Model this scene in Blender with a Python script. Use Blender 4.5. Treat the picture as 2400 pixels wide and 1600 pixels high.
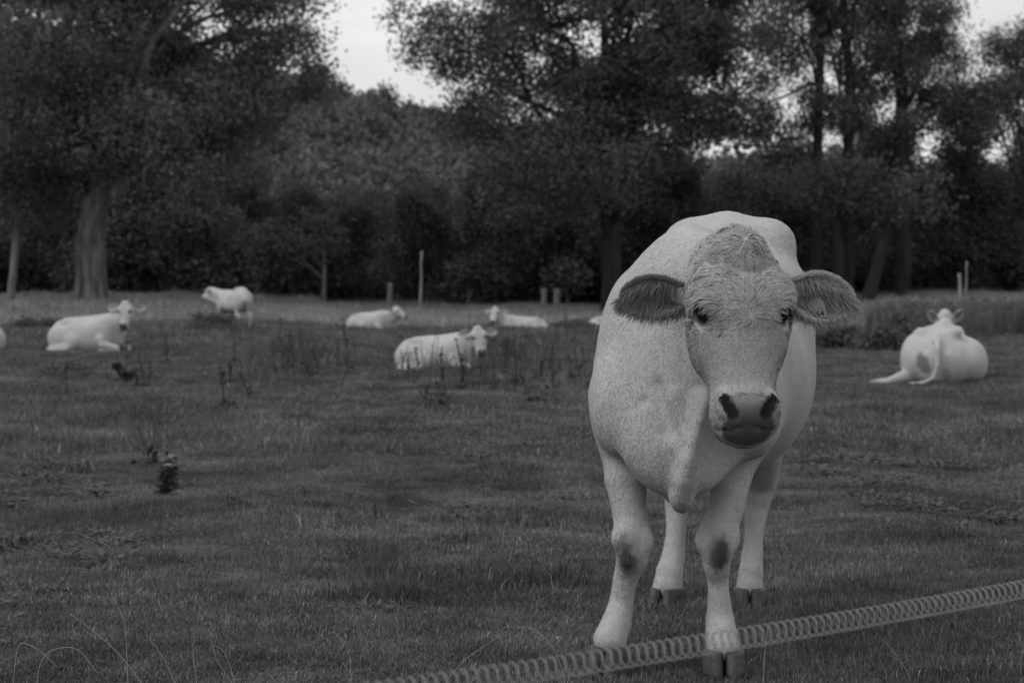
import bpy, math, random
import numpy as np
from mathutils import Vector, Matrix

# ------------------------------------------------------------------ scene, camera, light
sc = bpy.context.scene
for o in list(bpy.data.objects):
    bpy.data.objects.remove(o, do_unlink=True)
sc.render.engine = 'CYCLES'
sc.cycles.use_denoising = True
sc.cycles.max_bounces = 4
sc.cycles.diffuse_bounces = 2
sc.cycles.transmission_bounces = 2
sc.cycles.transparent_max_bounces = 4
sc.cycles.sample_clamp_indirect = 4.0
sc.view_settings.view_transform = 'Standard'
sc.view_settings.look = 'None'
sc.view_settings.exposure = 0.0
sc.view_settings.gamma = 1.0
sc.view_settings.use_curve_mapping = False

FPX, HZ, EYE = 4725.0, 700.0, 1.13      # focal length in photo pixels, horizon row, eye height
cam_d = bpy.data.cameras.new('camera')
cam = bpy.data.objects.new('camera', cam_d)
sc.collection.objects.link(cam)
cam.location = (0, 0, EYE)
cam.rotation_euler = (math.radians(90), 0, 0)
cam_d.sensor_width = 36.0
cam_d.lens = 36.0 * FPX / 2400.0
cam_d.shift_y = -(800.0 - HZ) / 2400.0
cam_d.clip_start = 0.05
cam_d.clip_end = 3000.0
cam_d.dof.use_dof = True
cam_d.dof.focus_distance = 5.62
cam_d.dof.aperture_fstop = 6.0
sc.camera = cam

SUN_AZ, SUN_EL = math.radians(245), math.radians(50)     # compass: 0 = +Y, clockwise
w = bpy.data.worlds.new('World')
sc.world = w
w.use_nodes = True
nt = w.node_tree
nt.nodes.clear()
def N(t, **kw):
    n = nt.nodes.new(t)
    for k, v in kw.items():
        setattr(n, k, v)
    return n
sky = N('ShaderNodeTexSky', sky_type='NISHITA', sun_disc=False)
sky.sun_elevation = SUN_EL
sky.sun_rotation = SUN_AZ
sky.air_density = 1.0
sky.dust_density = 4.0
bw = N('ShaderNodeRGBToBW')
dim = N('ShaderNodeMath', operation='MULTIPLY')
dim.inputs[1].default_value = 0.09
tc = N('ShaderNodeTexCoord')
mp = N('ShaderNodeMapping')
mp.inputs['Scale'].default_value = (1.0, 1.0, 3.0)
cl = N('ShaderNodeTexNoise')
cl.inputs['Scale'].default_value = 3.2
cl.inputs['Detail'].default_value = 6.0
cl.inputs['Roughness'].default_value = 0.6
rmp = N('ShaderNodeMapRange')
rmp.inputs[1].default_value = 0.3
rmp.inputs[2].default_value = 0.7
rmp.inputs[3].default_value = 0.72
rmp.inputs[4].default_value = 1.08
mix = N('ShaderNodeMix')
mix.inputs[0].default_value = 0.86
bg = N('ShaderNodeBackground')
bg.inputs['Strength'].default_value = 1.0
wo = N('ShaderNodeOutputWorld')
L = nt.links.new
L(sky.outputs[0], bw.inputs[0]); L(bw.outputs[0], dim.inputs[0])
L(tc.outputs['Generated'], mp.inputs[0]); L(mp.outputs[0], cl.inputs['Vector'])
L(cl.outputs[0], rmp.inputs[0])
L(dim.outputs[0], mix.inputs[2]); L(rmp.outputs[0], mix.inputs[3])
L(mix.outputs[0], bg.inputs[0]); L(bg.outputs[0], wo.inputs[0])

sun_d = bpy.data.lights.new('sun', 'SUN')
sun_d.energy = 1.15
sun_d.angle = math.radians(28)
sun_d.color = (1, 1, 1)
sun = bpy.data.objects.new('sun', sun_d)
sc.collection.objects.link(sun)
sd = Vector((math.sin(SUN_AZ) * math.cos(SUN_EL), math.cos(SUN_AZ) * math.cos(SUN_EL), math.sin(SUN_EL)))
sun.rotation_euler = sd.to_track_quat('Z', 'Y').to_euler()
sun.location = (-20, -20, 30)

# ------------------------------------------------------------------ helpers
COL = sc.collection
rng = np.random.default_rng(7)
random.seed(7)

def W(px, py, D):
    """point seen at photo pixel (px, py) at distance D"""
    return np.array([(px - 1200.0) / FPX * D, D, EYE - (py - HZ) / FPX * D])

def vnoise(P, seed=0):
    P = np.asarray(P, dtype=np.float64)
    i = np.floor(P).astype(np.int64)
    f = P - i
    f = f * f * (3 - 2 * f)
    def h(ix, iy, iz):
        n = (ix * 374761393 + iy * 668265263 + iz * 1274126177 + seed * 144665) & 0xffffffff
        n = ((n ^ (n >> 13)) * 1274126177) & 0xffffffff
        n = ((n ^ (n >> 16)) * 2246822519) & 0xffffffff
        return ((n ^ (n >> 15)) & 0xffffff) / float(0xffffff)
    r = 0
    for dx in (0, 1):
        for dy in (0, 1):
            for dz in (0, 1):
                wgt = (f[..., 0] if dx else 1 - f[..., 0]) * (f[..., 1] if dy else 1 - f[..., 1]) * (f[..., 2] if dz else 1 - f[..., 2])
                r = r + wgt * h(i[..., 0] + dx, i[..., 1] + dy, i[..., 2] + dz)
    return r * 2 - 1

def fbm(P, seed=0, oct=3):
    r, a = 0, 1.0
    P = np.asarray(P, dtype=np.float64)
    for k in range(oct):
        r = r + a * vnoise(P, seed + k * 17)
        P = P * 2.03
        a *= 0.5
    return r

def sstep(a, b, x):
    t = np.clip((np.asarray(x, dtype=float) - a) / (b - a), 0, 1)
    return t * t * (3 - 2 * t)

def nrm(v):
    v = np.asarray(v, dtype=float)
    return v / np.maximum(np.linalg.norm(v, axis=-1, keepdims=True), 1e-9)

def tag(o, label=None, cat=None, group=None, kind=None):
    if label: o['label'] = label
    if cat: o['category'] = cat
    if group: o['group'] = group
    if kind: o['kind'] = kind
    return o

def empty(name, loc, rz=0.0):
    o = bpy.data.objects.new(name, None)
    COL.objects.link(o)
    o.location = tuple(float(c) for c in loc)
    o.rotation_euler = (0, 0, rz)
    o.empty_display_size = 0.2
    return o

def mesh_from(name, V, F, smooth=True):
    """V (n,3); F (m,k) uniform face array or list of such arrays"""
    me = bpy.data.meshes.new(name)
    if not isinstance(F, (list, tuple)):
        F = [F]
    F = [np.asarray(f, dtype=np.int32) for f in F if len(f)]
    V = np.asarray(V, dtype=np.float32)
    tot = sum(f.size for f in F)
    nf = sum(len(f) for f in F)
    me.vertices.add(len(V)); me.vertices.foreach_set('co', V.ravel())
    me.loops.add(tot); me.loops.foreach_set('vertex_index', np.concatenate([f.ravel() for f in F]))
    me.polygons.add(nf)
    starts, totals, p = [], [], 0
    for f in F:
        k = f.shape[1]
        starts.append(p + np.arange(len(f)) * k)
        totals.append(np.full(len(f), k))
        p += f.size
    me.polygons.foreach_set('loop_start', np.concatenate(starts).astype(np.int32))
    me.polygons.foreach_set('loop_total', np.concatenate(totals).astype(np.int32))
    me.polygons.foreach_set('use_smooth', np.full(nf, bool(smooth)))
    me.update(calc_edges=True)
    me.validate()
    return me

def obj(name, me, mat=None, parent=None, loc=None):
    o = bpy.data.objects.new(name, me)
    COL.objects.link(o)
    if mat is not None and len(me.materials) == 0:
        me.materials.append(mat)
    if parent is not None:
        o.parent = parent
    if loc is not None:
        o.location = tuple(float(c) for c in loc)
    return o

def set_tone(me, tone):
    a = me.attributes.new('tone', 'FLOAT', 'POINT')
    a.data.foreach_set('value', np.asarray(tone, dtype=np.float32))

class MB:
    """collects pieces of ONE mesh"""
    def __init__(s):
        s.v, s.q, s.t, s.n = [], [], [], 0
    def add(s, v, q=None, t=None):
        v = np.asarray(v, dtype=float)
        if q is not None and len(q): s.q.append(np.asarray(q) + s.n)
        if t is not None and len(t): s.t.append(np.asarray(t) + s.n)
        s.v.append(v); s.n += len(v)
    def tube(s, pts, rad, sides=8, cap=True, noise=0.0):
        v, q, t = tube(pts, rad, sides, cap, noise)
        s.add(v, q, t)
    def mesh(s, name, smooth=True):
        F = []
        if s.q: F.append(np.concatenate(s.q))
        if s.t: F.append(np.concatenate(s.t))
        return mesh_from(name, np.concatenate(s.v), F, smooth)

def frames(pts):
    T = np.gradient(pts, axis=0)
    T = nrm(T)
    ref = np.array([0.0, 0, 1]) if abs(T[0][2]) < 0.9 else np.array([1.0, 0, 0])
    A = np.zeros_like(pts); B = np.zeros_like(pts)
    a = nrm(np.cross(T[0], ref))
    for i in range(len(pts)):
        a = nrm(a - T[i] * np.dot(a, T[i]))
        A[i] = a; B[i] = np.cross(T[i], a)
    return T, A, B

def tube(pts, rad, sides=8, cap=True, noise=0.0, seed=3):
    pts = np.asarray(pts, dtype=float)
    rad = np.broadcast_to(np.asarray(rad, dtype=float), (len(pts),))
    T, A, B = frames(pts)
    th = np.arange(sides) / sides * 2 * math.pi
    r = rad[:, None] * np.ones(sides)
    if noise:
        q = np.stack([np.cos(th)[None] * 1.6 + pts[:, :1] * .3, np.sin(th)[None] * 1.6 + pts[:, 1:2] * .3, np.repeat(pts[:, 2:3] * 1.3, sides, 1)], -1)
        r = r * (1 + noise * fbm(q, seed, 2))
    v = pts[:, None] + r[..., None] * (np.cos(th)[None, :, None] * A[:, None] + np.sin(th)[None, :, None] * B[:, None])
    n = len(pts)
    i = np.arange(n - 1)[:, None] * sides; j = np.arange(sides)[None]; j2 = (j + 1) % sides
    q = np.stack([i + j, i + j2, i + sides + j2, i + sides + j], -1).reshape(-1, 4)
    v = v.reshape(-1, 3)
    t = None
    if cap:
        v = np.concatenate([v, pts[:1], pts[-1:]])
        c0, c1 = n * sides, n * sides + 1
        jj = np.arange(sides); jj2 = (jj + 1) % sides
        t = np.concatenate([np.stack([jj2, jj, np.full(sides, c0)], -1),
                            np.stack([(n - 1) * sides + jj, (n - 1) * sides + jj2, np.full(sides, c1)], -1)])
    return v, q, t

def bez(p0, p1, p2, n=8):
    t = np.linspace(0, 1, n)[:, None]
    return (1 - t) ** 2 * np.asarray(p0) + 2 * t * (1 - t) * np.asarray(p1) + t * t * np.asarray(p2)

# ------------------------------------------------------------------ materials (all greys: black-and-white photograph)
def mat(name, val, rough=0.85, var=0.25, scale=8.0, spec=0.25, bump=0.0, bscale=60.0, attr=None, trans=0.0, detail=4.0, stretch=None, var2=0.0, scale2=0.5):
    m = bpy.data.materials.new(name)
    m.use_nodes = True
    t = m.node_tree
    b = t.nodes['Principled BSDF']
    b.inputs['Roughness'].default_value = rough
    b.inputs['Specular IOR Level'].default_value = spec
    g = t.nodes.new('ShaderNodeNewGeometry')
    def noise(sc_, det):
        n = t.nodes.new('ShaderNodeTexNoise')
        n.inputs['Scale'].default_value = sc_
        n.inputs['Detail'].default_value = det
        src = g.outputs['Position']
        if stretch:
            mpn = t.nodes.new('ShaderNodeMapping')
            mpn.inputs['Scale'].default_value = stretch
            t.links.new(src, mpn.inputs[0]); src = mpn.outputs[0]
        t.links.new(src, n.inputs['Vector'])
        return n
    def ranged(n, lo, hi):
        r = t.nodes.new('ShaderNodeMapRange')
        r.inputs[1].default_value = 0.28; r.inputs[2].default_value = 0.72
        r.inputs[3].default_value = lo; r.inputs[4].default_value = hi
        t.links.new(n.outputs[0], r.inputs[0])
        return r.outputs[0]
    def mul(a, bb):
        x = t.nodes.new('ShaderNodeMath'); x.operation = 'MULTIPLY'
        for k, s in ((0, a), (1, bb)):
            if isinstance(s, (int, float)): x.inputs[k].default_value = s
            else: t.links.new(s, x.inputs[k])
        return x.outputs[0]
    v = ranged(noise(scale, detail), 1 - var, 1 + var)
    if var2:
        v = mul(v, ranged(noise(scale2, 3.0), 1 - var2, 1 + var2))
    v = mul(v, val)
    if attr:
        a = t.nodes.new('ShaderNodeAttribute'); a.attribute_name = attr
        v = mul(v, a.outputs['Fac'])
    t.links.new(v, b.inputs['Base Color'])
    if bump:
        n2 = noise(bscale, 4.0)
        bp = t.nodes.new('ShaderNodeBump')
        bp.inputs['Strength'].default_value = bump
        bp.inputs['Distance'].default_value = 0.02
        t.links.new(n2.outputs[0], bp.inputs['Height'])
        t.links.new(bp.outputs[0], b.inputs['Normal'])
    if trans:
        tr = t.nodes.new('ShaderNodeBsdfTranslucent')
        t.links.new(v, tr.inputs['Color'])
        mx = t.nodes.new('ShaderNodeMixShader'); mx.inputs[0].default_value = trans
        t.links.new(b.outputs[0], mx.inputs[1]); t.links.new(tr.outputs[0], mx.inputs[2])
        t.links.new(mx.outputs[0], t.nodes['Material Output'].inputs['Surface'])
    return m

M = {}
M['hide'] = mat('cow_hide', 1.0, .9, .07, 5.0, .15, .25, 120.0, attr='tone')
M['coat'] = mat('cow_hair', 1.0, .75, .10, 40.0, .2, attr='tone')
M['hoof'] = mat('hoof_horn', .045, .55, .35, 30.0, .4, .3, 60.0)
M['eye'] = mat('eye', .006, .12, .1, 30.0, .5)
M['tag'] = mat('tag_plastic', .24, .5, .06, 30.0, .4)
M['dtag'] = mat('dark_tag_plastic', .10, .5, .06, 30.0, .4)
M['ink'] = mat('tag_ink', .025, .6, .1, 30.0, .3)
M['soil'] = mat('pasture_soil', .07, .95, .35, 9.0, .1, .5, 14.0, var2=.3, scale2=.35)
M['grass'] = mat('grass_blades', .125, .8, .38, 2.6, .25, attr='tone', trans=.25, var2=.42, scale2=.7)  # broad tone variation, partly hummock shading put into the colour
M['drygrass'] = mat('dry_grass_blades', .26, .8, .3, 2.0, .2, attr='tone', trans=.25, var2=.25, scale2=.3)
M['stem'] = mat('pale_grass_stem', .27, .8, .15, 30.0, .2)
M['weed'] = mat('dry_weed', .045, .9, .3, 30.0, .2)
M['leaf'] = mat('tree_leaves', .112, .7, .3, .9, .25, trans=.22, var2=.3, scale2=.22)
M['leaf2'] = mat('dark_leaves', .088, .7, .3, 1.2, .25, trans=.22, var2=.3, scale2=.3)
M['leaf3'] = mat('hill_leaves', .125, .8, .2, .25, .2, trans=.15, var2=.25, scale2=.05)
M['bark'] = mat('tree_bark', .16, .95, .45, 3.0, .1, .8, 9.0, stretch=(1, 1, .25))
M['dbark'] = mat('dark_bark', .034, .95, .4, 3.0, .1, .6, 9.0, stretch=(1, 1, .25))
M['pbark'] = mat('pale_bark', .17, .9, .35, 4.0, .1, .4, 12.0, stretch=(1, 1, .3))
M['wood'] = mat('weathered_wood', .22, .9, .3, 6.0, .1, .4, 30.0, stretch=(1, 1, .15))
M['wire'] = mat('zinc_wire', .21, .5, .12, 40.0, .5)
M['stone'] = mat('field_stone', .035, .95, .4, 5.0, .1, .6, 20.0)
M['thistle'] = mat('thistle_leaf', .085, .8, .3, 20.0, .2, trans=.15)
M['down'] = mat('thistle_down', .3, .9, .15, 20.0, .1)

# ------------------------------------------------------------------ ground
MOUNDS = [(-9.3, 60.0, 1.3, 1.4, .22), (-13.0, 58.0, 2.5, 1.5, .16)]
def zg(x, y):
    x = np.asarray(x, dtype=float); y = np.asarray(y, dtype=float)
    z = .55 * sstep(78, 118, y) + .45 * sstep(70, 100, y) * sstep(-8, -16, x) + .75 * sstep(66, 104, y) * sstep(8, 24, x)
    z = z + .16 * sstep(54, 66, y) * sstep(-2, -9, x)
    flat = 1 - np.exp(-(((x - .6) / 1.1) ** 2 + ((y - 6.8) / 1.5) ** 2) ** 2)
    P = np.stack([x * .55, y * .55, np.zeros_like(x)], -1)
    z = z + flat * (.045 * fbm(P, 5, 3) + .034 * fbm(P * 2.6, 15, 2) * (1 + .8 * sstep(10, 40, y)) + .015 * fbm(P * 5, 9, 2))
    P2 = np.stack([x * .12, y * .12, np.zeros_like(x) + 3], -1)
    z = z + .07 * fbm(P2, 11, 2) * sstep(11, 24, y) * (1 - sstep(150, 220, y))
    for mx, my, rx, ry, hh in MOUNDS:
        z = z + hh * np.exp(-((x - mx) / rx) ** 2 - ((y - my) / ry) ** 2)
    # the wooded hill behind
    ridge = np.interp(x, [-120, -90, -55, -23, 0, 40, 80], [38, 36.5, 33, 24, 19.5, 7, 2]) + .8 * fbm(np.stack([x * .012, y * .012, 0 * x], -1), 21, 2)
    z = z + sstep(125, 330, y) * ridge
    z = z + sstep(400, 900, y) * 2
    return z

ys = np.concatenate([np.linspace(-6, 4, 8), np.linspace(4.4, 22, 150), np.geomspace(22.2, 125, 190), np.geomspace(127, 1600, 70)])
ss = np.sign(np.linspace(-1, 1, 221)) * np.abs(np.linspace(-1, 1, 221)) ** 1.5
gx = ss[None, :] * (7.0 + .62 * np.maximum(ys, 0))[:, None]
gy = np.repeat(ys[:, None], 221, 1)
gv = np.stack([gx, gy, zg(gx, gy)], -1).reshape(-1, 3)
i = np.arange(len(ys) - 1)[:, None] * 221; j = np.arange(220)[None]
gq = np.stack([i + j, i + j + 1, i + 222 + j, i + 221 + j], -1).reshape(-1, 4)
tag(obj('ground', mesh_from('ground', gv, gq), M['soil']), kind='structure')

def gz(x, y):
    return float(zg(np.array([x]), np.array([y]))[0])

def on_ground(px, D):
    x = (px - 1200.0) / FPX * D
    return np.array([x, D, gz(x, D)])

# ---- instanced stuff with geometry nodes
def scatter(name, P, rot, scl, sources, material=None):
    """one object: copies of the source meshes on the points P"""
    me = bpy.data.meshes.new(name)
    me.vertices.add(len(P)); me.vertices.foreach_set('co', np.asarray(P, dtype=np.float32).ravel())
    a = me.attributes.new('rot', 'FLOAT_VECTOR', 'POINT'); a.data.foreach_set('vector', np.asarray(rot, dtype=np.float32).ravel())
    a = me.attributes.new('scl', 'FLOAT_VECTOR', 'POINT'); a.data.foreach_set('vector', np.asarray(scl, dtype=np.float32).ravel())
    a = me.attributes.new('pick', 'INT', 'POINT'); a.data.foreach_set('value', rng.integers(0, len(sources), len(P)).astype(np.int32))
    o = bpy.data.objects.new(name, me); COL.objects.link(o)
    c = bpy.data.collections.new(name + '_source')
    for k, s in enumerate(sources):
        so = bpy.data.objects.new('%s_source_%02d' % (name, k), s)
        c.objects.link(so)
    ng = bpy.data.node_groups.new(name, 'GeometryNodeTree')
    ng.interface.new_socket('Geometry', in_out='INPUT', socket_type='NodeSocketGeometry')
    ng.interface.new_socket('Geometry', in_out='OUTPUT', socket_type='NodeSocketGeometry')
    gi = ng.nodes.new('NodeGroupInput'); go = ng.nodes.new('NodeGroupOutput')
    ci = ng.nodes.new('GeometryNodeCollectionInfo')
    ci.inputs['Collection'].default_value = c
    ci.inputs['Separate Children'].default_value = True
    ci.inputs['Reset Children'].default_value = True
    ip = ng.nodes.new('GeometryNodeInstanceOnPoints')
    ip.inputs['Pick Instance'].default_value = True
    def na(nm, dt):
        n = ng.nodes.new('GeometryNodeInputNamedAttribute'); n.data_type = dt
        n.inputs['Name'].default_value = nm
        return n.outputs['Attribute']
    lk = ng.links.new
    lk(gi.outputs[0], ip.inputs['Points']); lk(ci.outputs[0], ip.inputs['Instance'])
    lk(na('pick', 'INT'), ip.inputs['Instance Index'])
    lk(na('rot', 'FLOAT_VECTOR'), ip.inputs['Rotation'])
    lk(na('scl', 'FLOAT_VECTOR'), ip.inputs['Scale'])
    lk(ip.outputs[0], go.inputs[0])
    md = o.modifiers.new('scatter', 'NODES'); md.node_group = ng
    return o

def blade_patch(name, n, radius, hmin, hmax, width, material, seed, lean=.6, toneR=(.6, 1.5), pale=.06):
    r = np.random.default_rng(seed)
    a = r.uniform(0, 2 * math.pi, n); d = radius * np.sqrt(r.uniform(0, 1, n))
    base = np.stack([d * np.cos(a), d * np.sin(a), np.full(n, -.012)], -1)
    h = r.uniform(hmin, hmax, n) * (1 - .35 * (d / radius) ** 2)
    az = r.uniform(0, 2 * math.pi, n); ln = np.abs(r.normal(0, lean, n)).clip(0, 1.8)
    out = np.stack([np.cos(az), np.sin(az), np.zeros(n)], -1)
    up = np.array([0, 0, 1.0])
    side = np.stack([-np.sin(az + r.normal(0, .8, n)), np.cos(az), np.zeros(n)], -1); side = nrm(side)
    wv = (width * r.uniform(.6, 1.3, n))[:, None]
    L_ = h[:, None]
    mid = base + L_ * .55 * nrm(up + out * (ln * .35)[:, None])
    tip = mid + L_ * .5 * nrm(up * (1.1 - ln * .6)[:, None] + out * ln[:, None])
    V = np.stack([base - side * wv, base + side * wv, mid + side * wv * .8, mid - side * wv * .8, tip + side * wv * .12, tip - side * wv * .12], 1)
    k = np.arange(n)[:, None] * 6
    Q = np.concatenate([k + np.array([0, 1, 2, 3]), k + np.array([3, 2, 4, 5])])
    me = mesh_from(name, V.reshape(-1, 3), Q)
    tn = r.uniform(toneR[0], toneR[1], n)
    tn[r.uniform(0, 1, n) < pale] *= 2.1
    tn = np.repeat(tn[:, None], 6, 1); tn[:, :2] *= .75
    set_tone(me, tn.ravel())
    me.materials.append(material)
    return me

def spread(n, y0, y1, margin, power=1.0, wid=.27):
    y = y0 + (y1 - y0) * rng.uniform(0, 1, n * 3) ** power
    hw = wid * y + margin
    keep = rng.uniform(0, 1, n * 3) < hw / (wid * y1 + margin)
    y = y[keep][:n]; hw = hw[keep][:n]
    x = rng.uniform(-1, 1, len(y)) * hw
    return np.stack([x, y, zg(x, y)], -1)

def grass_field(name, n, y0, y1, margin, patches, smin, smax, label, power=1.0, mask=None):
    P = spread(n, y0, y1, margin, power)
    if mask is not None:
        P = P[mask(P)]
    k = len(P)
    rot = np.stack([rng.normal(0, .05, k), rng.normal(0, .05, k), rng.uniform(0, 6.28, k)], -1)
    s = rng.uniform(smin, smax, k)
    hv = 1 + .45 * fbm(np.stack([P[:, 0] * .8, P[:, 1] * .5, 0 * P[:, 0]], -1), 31, 3)
    S = np.stack([s, s, s * hv.clip(.45, 1.6)], -1)
    o = scatter(name, P, rot, S, patches)
    return tag(o, label, 'grass', kind='stuff')

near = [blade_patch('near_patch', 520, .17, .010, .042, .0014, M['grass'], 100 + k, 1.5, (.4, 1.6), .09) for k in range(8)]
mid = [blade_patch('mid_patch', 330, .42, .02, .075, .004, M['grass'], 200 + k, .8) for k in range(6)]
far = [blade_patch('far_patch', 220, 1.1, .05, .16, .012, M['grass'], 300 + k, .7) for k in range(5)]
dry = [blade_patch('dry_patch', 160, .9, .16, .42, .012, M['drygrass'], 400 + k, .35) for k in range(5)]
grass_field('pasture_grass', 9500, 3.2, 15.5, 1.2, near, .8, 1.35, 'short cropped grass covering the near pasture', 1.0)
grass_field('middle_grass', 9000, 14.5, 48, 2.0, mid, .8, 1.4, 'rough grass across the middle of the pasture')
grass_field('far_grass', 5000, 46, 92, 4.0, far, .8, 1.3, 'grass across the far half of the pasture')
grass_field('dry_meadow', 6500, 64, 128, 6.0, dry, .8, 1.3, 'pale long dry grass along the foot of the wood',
            mask=lambda P: P[:, 1] > 74 + 6 * np.sin(P[:, 0] * .35) + 8 * sstep(-4, 8, P[:, 0]) * (1 - sstep(8, 14, P[:, 0])) - 6 * sstep(-8, -14, P[:, 0]))
# tussocks: taller ragged clumps that break the turf
tus = [blade_patch('tussock', 170, .15, .04, .13, .0022, M['grass'], 500 + k, 1.1, (.3, 1.1), .1) for k in range(5)]
P = spread(3600, 6.5, 40, 1.5, 1.0)
nz = fbm(np.stack([P[:, 0] * .5, P[:, 1] * .35, 0 * P[:, 0]], -1), 61, 2)
P = P[(nz > .14) & (((P[:, 0] - .6) / .8) ** 2 + ((P[:, 1] - 6.8) / 1.2) ** 2 > 1)]
k = len(P)
s = rng.uniform(.6, 1.5, k)
tag(scatter('grass_tussock', P, np.stack([0 * s, 0 * s, rng.uniform(0, 6.28, k)], -1), np.stack([s, s, s * rng.uniform(.5, 1.1, k)], -1), tus),
    'ragged darker tussocks dotted over the pasture', 'grass', kind='stuff')

# ------------------------------------------------------------------ implicit surfaces for the animals
class Field:
    def __init__(s, lo, hi, h):
        s.h = h; s.lo = np.asarray(lo, dtype=float)
        s.n = np.ceil((np.asarray(hi) - s.lo) / h).astype(int) + 1
        s.F = np.full(s.n, 9.0, dtype=np.float32)
    def region(s, lo, hi, pad):
        a = np.maximum(np.floor((np.asarray(lo) - pad - s.lo) / s.h).astype(int), 0)
        b = np.minimum(np.ceil((np.asarray(hi) + pad - s.lo) / s.h).astype(int) + 1, s.n)
        if np.any(b <= a): return None, None
        ax = [((np.arange(a[q], b[q])) * s.h + s.lo[q]).astype(np.float32) for q in range(3)]
        X = np.stack(np.meshgrid(*ax, indexing='ij'), -1)
        return tuple(slice(a[q], b[q]) for q in range(3)), X
    def add(s, fn, lo, hi, k=.04):
        sl, X = s.region(lo, hi, k + 3 * s.h)
        if sl is None: return
        d = fn(X); a = s.F[sl]
        hh = np.maximum(k - np.abs(a - d), 0) / k
        s.F[sl] = np.minimum(a, d) - hh * hh * k * .25
    def cut(s, fn, lo, hi, k=.02):
        sl, X = s.region(lo, hi, k + 3 * s.h)
        if sl is None: return
        d = -fn(X); a = s.F[sl]
        hh = np.maximum(k - np.abs(a - d), 0) / k
        s.F[sl] = np.maximum(a, d) + hh * hh * k * .25
    # primitives
    def cone(s, a, b, ra, rb, k=.05, cut=False, flat=None):
        a = np.asarray(a, dtype=np.float32); b = np.asarray(b, dtype=np.float32)
        ba = b - a; L2 = max(float(ba @ ba), 1e-9)
        def fn(X):
            q = X - a
            t = np.clip(q @ ba / L2, 0, 1)
            q = q - t[..., None] * ba
            if flat is not None:
                n_, f_ = np.asarray(flat[0], dtype=np.float32), flat[1]
                q = q + ((q @ n_) * (1 / f_ - 1))[..., None] * n_
                m = min(1.0, f_)
                return (np.sqrt((q * q).sum(-1)) - (ra + (rb - ra) * t)) * m
            return np.sqrt((q * q).sum(-1)) - (ra + (rb - ra) * t)
        r = max(ra, rb)
        if flat is not None: r *= max(1.0, flat[1])
        (s.cut if cut else s.add)(fn, np.minimum(a, b) - r, np.maximum(a, b) + r, k)
    def chain(s, pts, k=.03, inner=.006):
        A = [(np.asarray(p, dtype=np.float32), float(r), np.asarray(p2, dtype=np.float32), float(r2)) for (p, r), (p2, r2) in zip(pts[:-1], pts[1:])]
        def fn(X):
            out = None
            for a, ra, b, rb in A:
                ba = b - a; q = X - a
                t = np.clip(q @ ba / max(float(ba @ ba), 1e-9), 0, 1)
                q = q - t[..., None] * ba
                d = np.sqrt((q * q).sum(-1)) - (ra + (rb - ra) * t)
                if out is None: out = d
                else:
                    hh = np.maximum(inner - np.abs(out - d), 0) / inner
                    out = np.minimum(out, d) - hh * hh * inner * .25
            return out
        allp = np.array([p for p, r in pts]); m = max(r for p, r in pts)
        s.add(fn, allp.min(0) - m, allp.max(0) + m, k)
    def ell(s, c, r, R=None, k=.05, cut=False):
        c = np.asarray(c, dtype=np.float32); r = np.asarray(r, dtype=np.float32)
        R = np.eye(3, dtype=np.float32) if R is None else np.asarray(R, dtype=np.float32)   # columns = axes
        def fn(X):
            q = ((X - c) @ R)
            k0 = np.sqrt(((q / r) ** 2).sum(-1)); k1 = np.sqrt(((q / (r * r)) ** 2).sum(-1))
            return k0 * (k0 - 1) / np.maximum(k1, 1e-6)
        m = float(r.max())
        (s.cut if cut else s.add)(fn, c - m, c + m, k)
    def loft(s, o, a, b, c, st, k=.06, p=2.2, ptop=None):
        """st rows: t, centre_b, half_b, c_centre, c_plus, c_minus"""
        st = np.asarray(st, dtype=float)
        tt = np.linspace(st[0, 0], st[-1, 0], 200)
        T = st[:, 0]
        cols = []
        for q in range(1, 6):
            y = st[:, q]; m_ = np.gradient(y, T)
            i_ = np.clip(np.searchsorted(T, tt) - 1, 0, len(T) - 2)
            dx = T[i_ + 1] - T[i_]; u_ = (tt - T[i_]) / dx
            cols.append((2 * u_ ** 3 - 3 * u_ ** 2 + 1) * y[i_] + (u_ ** 3 - 2 * u_ ** 2 + u_) * dx * m_[i_] + (-2 * u_ ** 3 + 3 * u_ ** 2) * y[i_ + 1] + (u_ ** 3 - u_ ** 2) * dx * m_[i_ + 1])
        o = np.asarray(o, dtype=np.float32); a, b, c = (np.asarray(v, dtype=np.float32) for v in (a, b, c))
        def fn(X):
            q = X - o
            t = q @ a; y = q @ b; z = q @ c
            g = [np.interp(t, tt, col).astype(np.float32) for col in cols]
            y = y - g[0]; z = z - g[2]
            hb = np.maximum(g[1], .004); hc = np.maximum(np.where(z > 0, g[3], g[4]), .004)
            if ptop:
                pp = (p + (ptop - p) * np.clip(z / hc, 0, 1) ** .5).astype(np.float32)
                nn = (np.abs(y / hb) ** pp + np.abs(z / hc) ** pp) ** (1 / pp)
            else:
                nn = (np.abs(y / hb) ** p + np.abs(z / hc) ** p) ** (1 / p)
            d = (nn - 1) * np.minimum(hb, hc)
            return np.maximum(d, np.maximum(tt[0] - t, t - tt[-1]))
        ext = []
        for row in st:
            for sb in (-1, 1):
                for cc in (row[3] + row[4], row[3] - row[5]):
                    ext.append(o + a * row[0] + b * (row[1] + sb * row[2]) + c * cc)
        ext = np.array(ext)
        s.add(fn, ext.min(0) - .02, ext.max(0) + .02, k)
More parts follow.
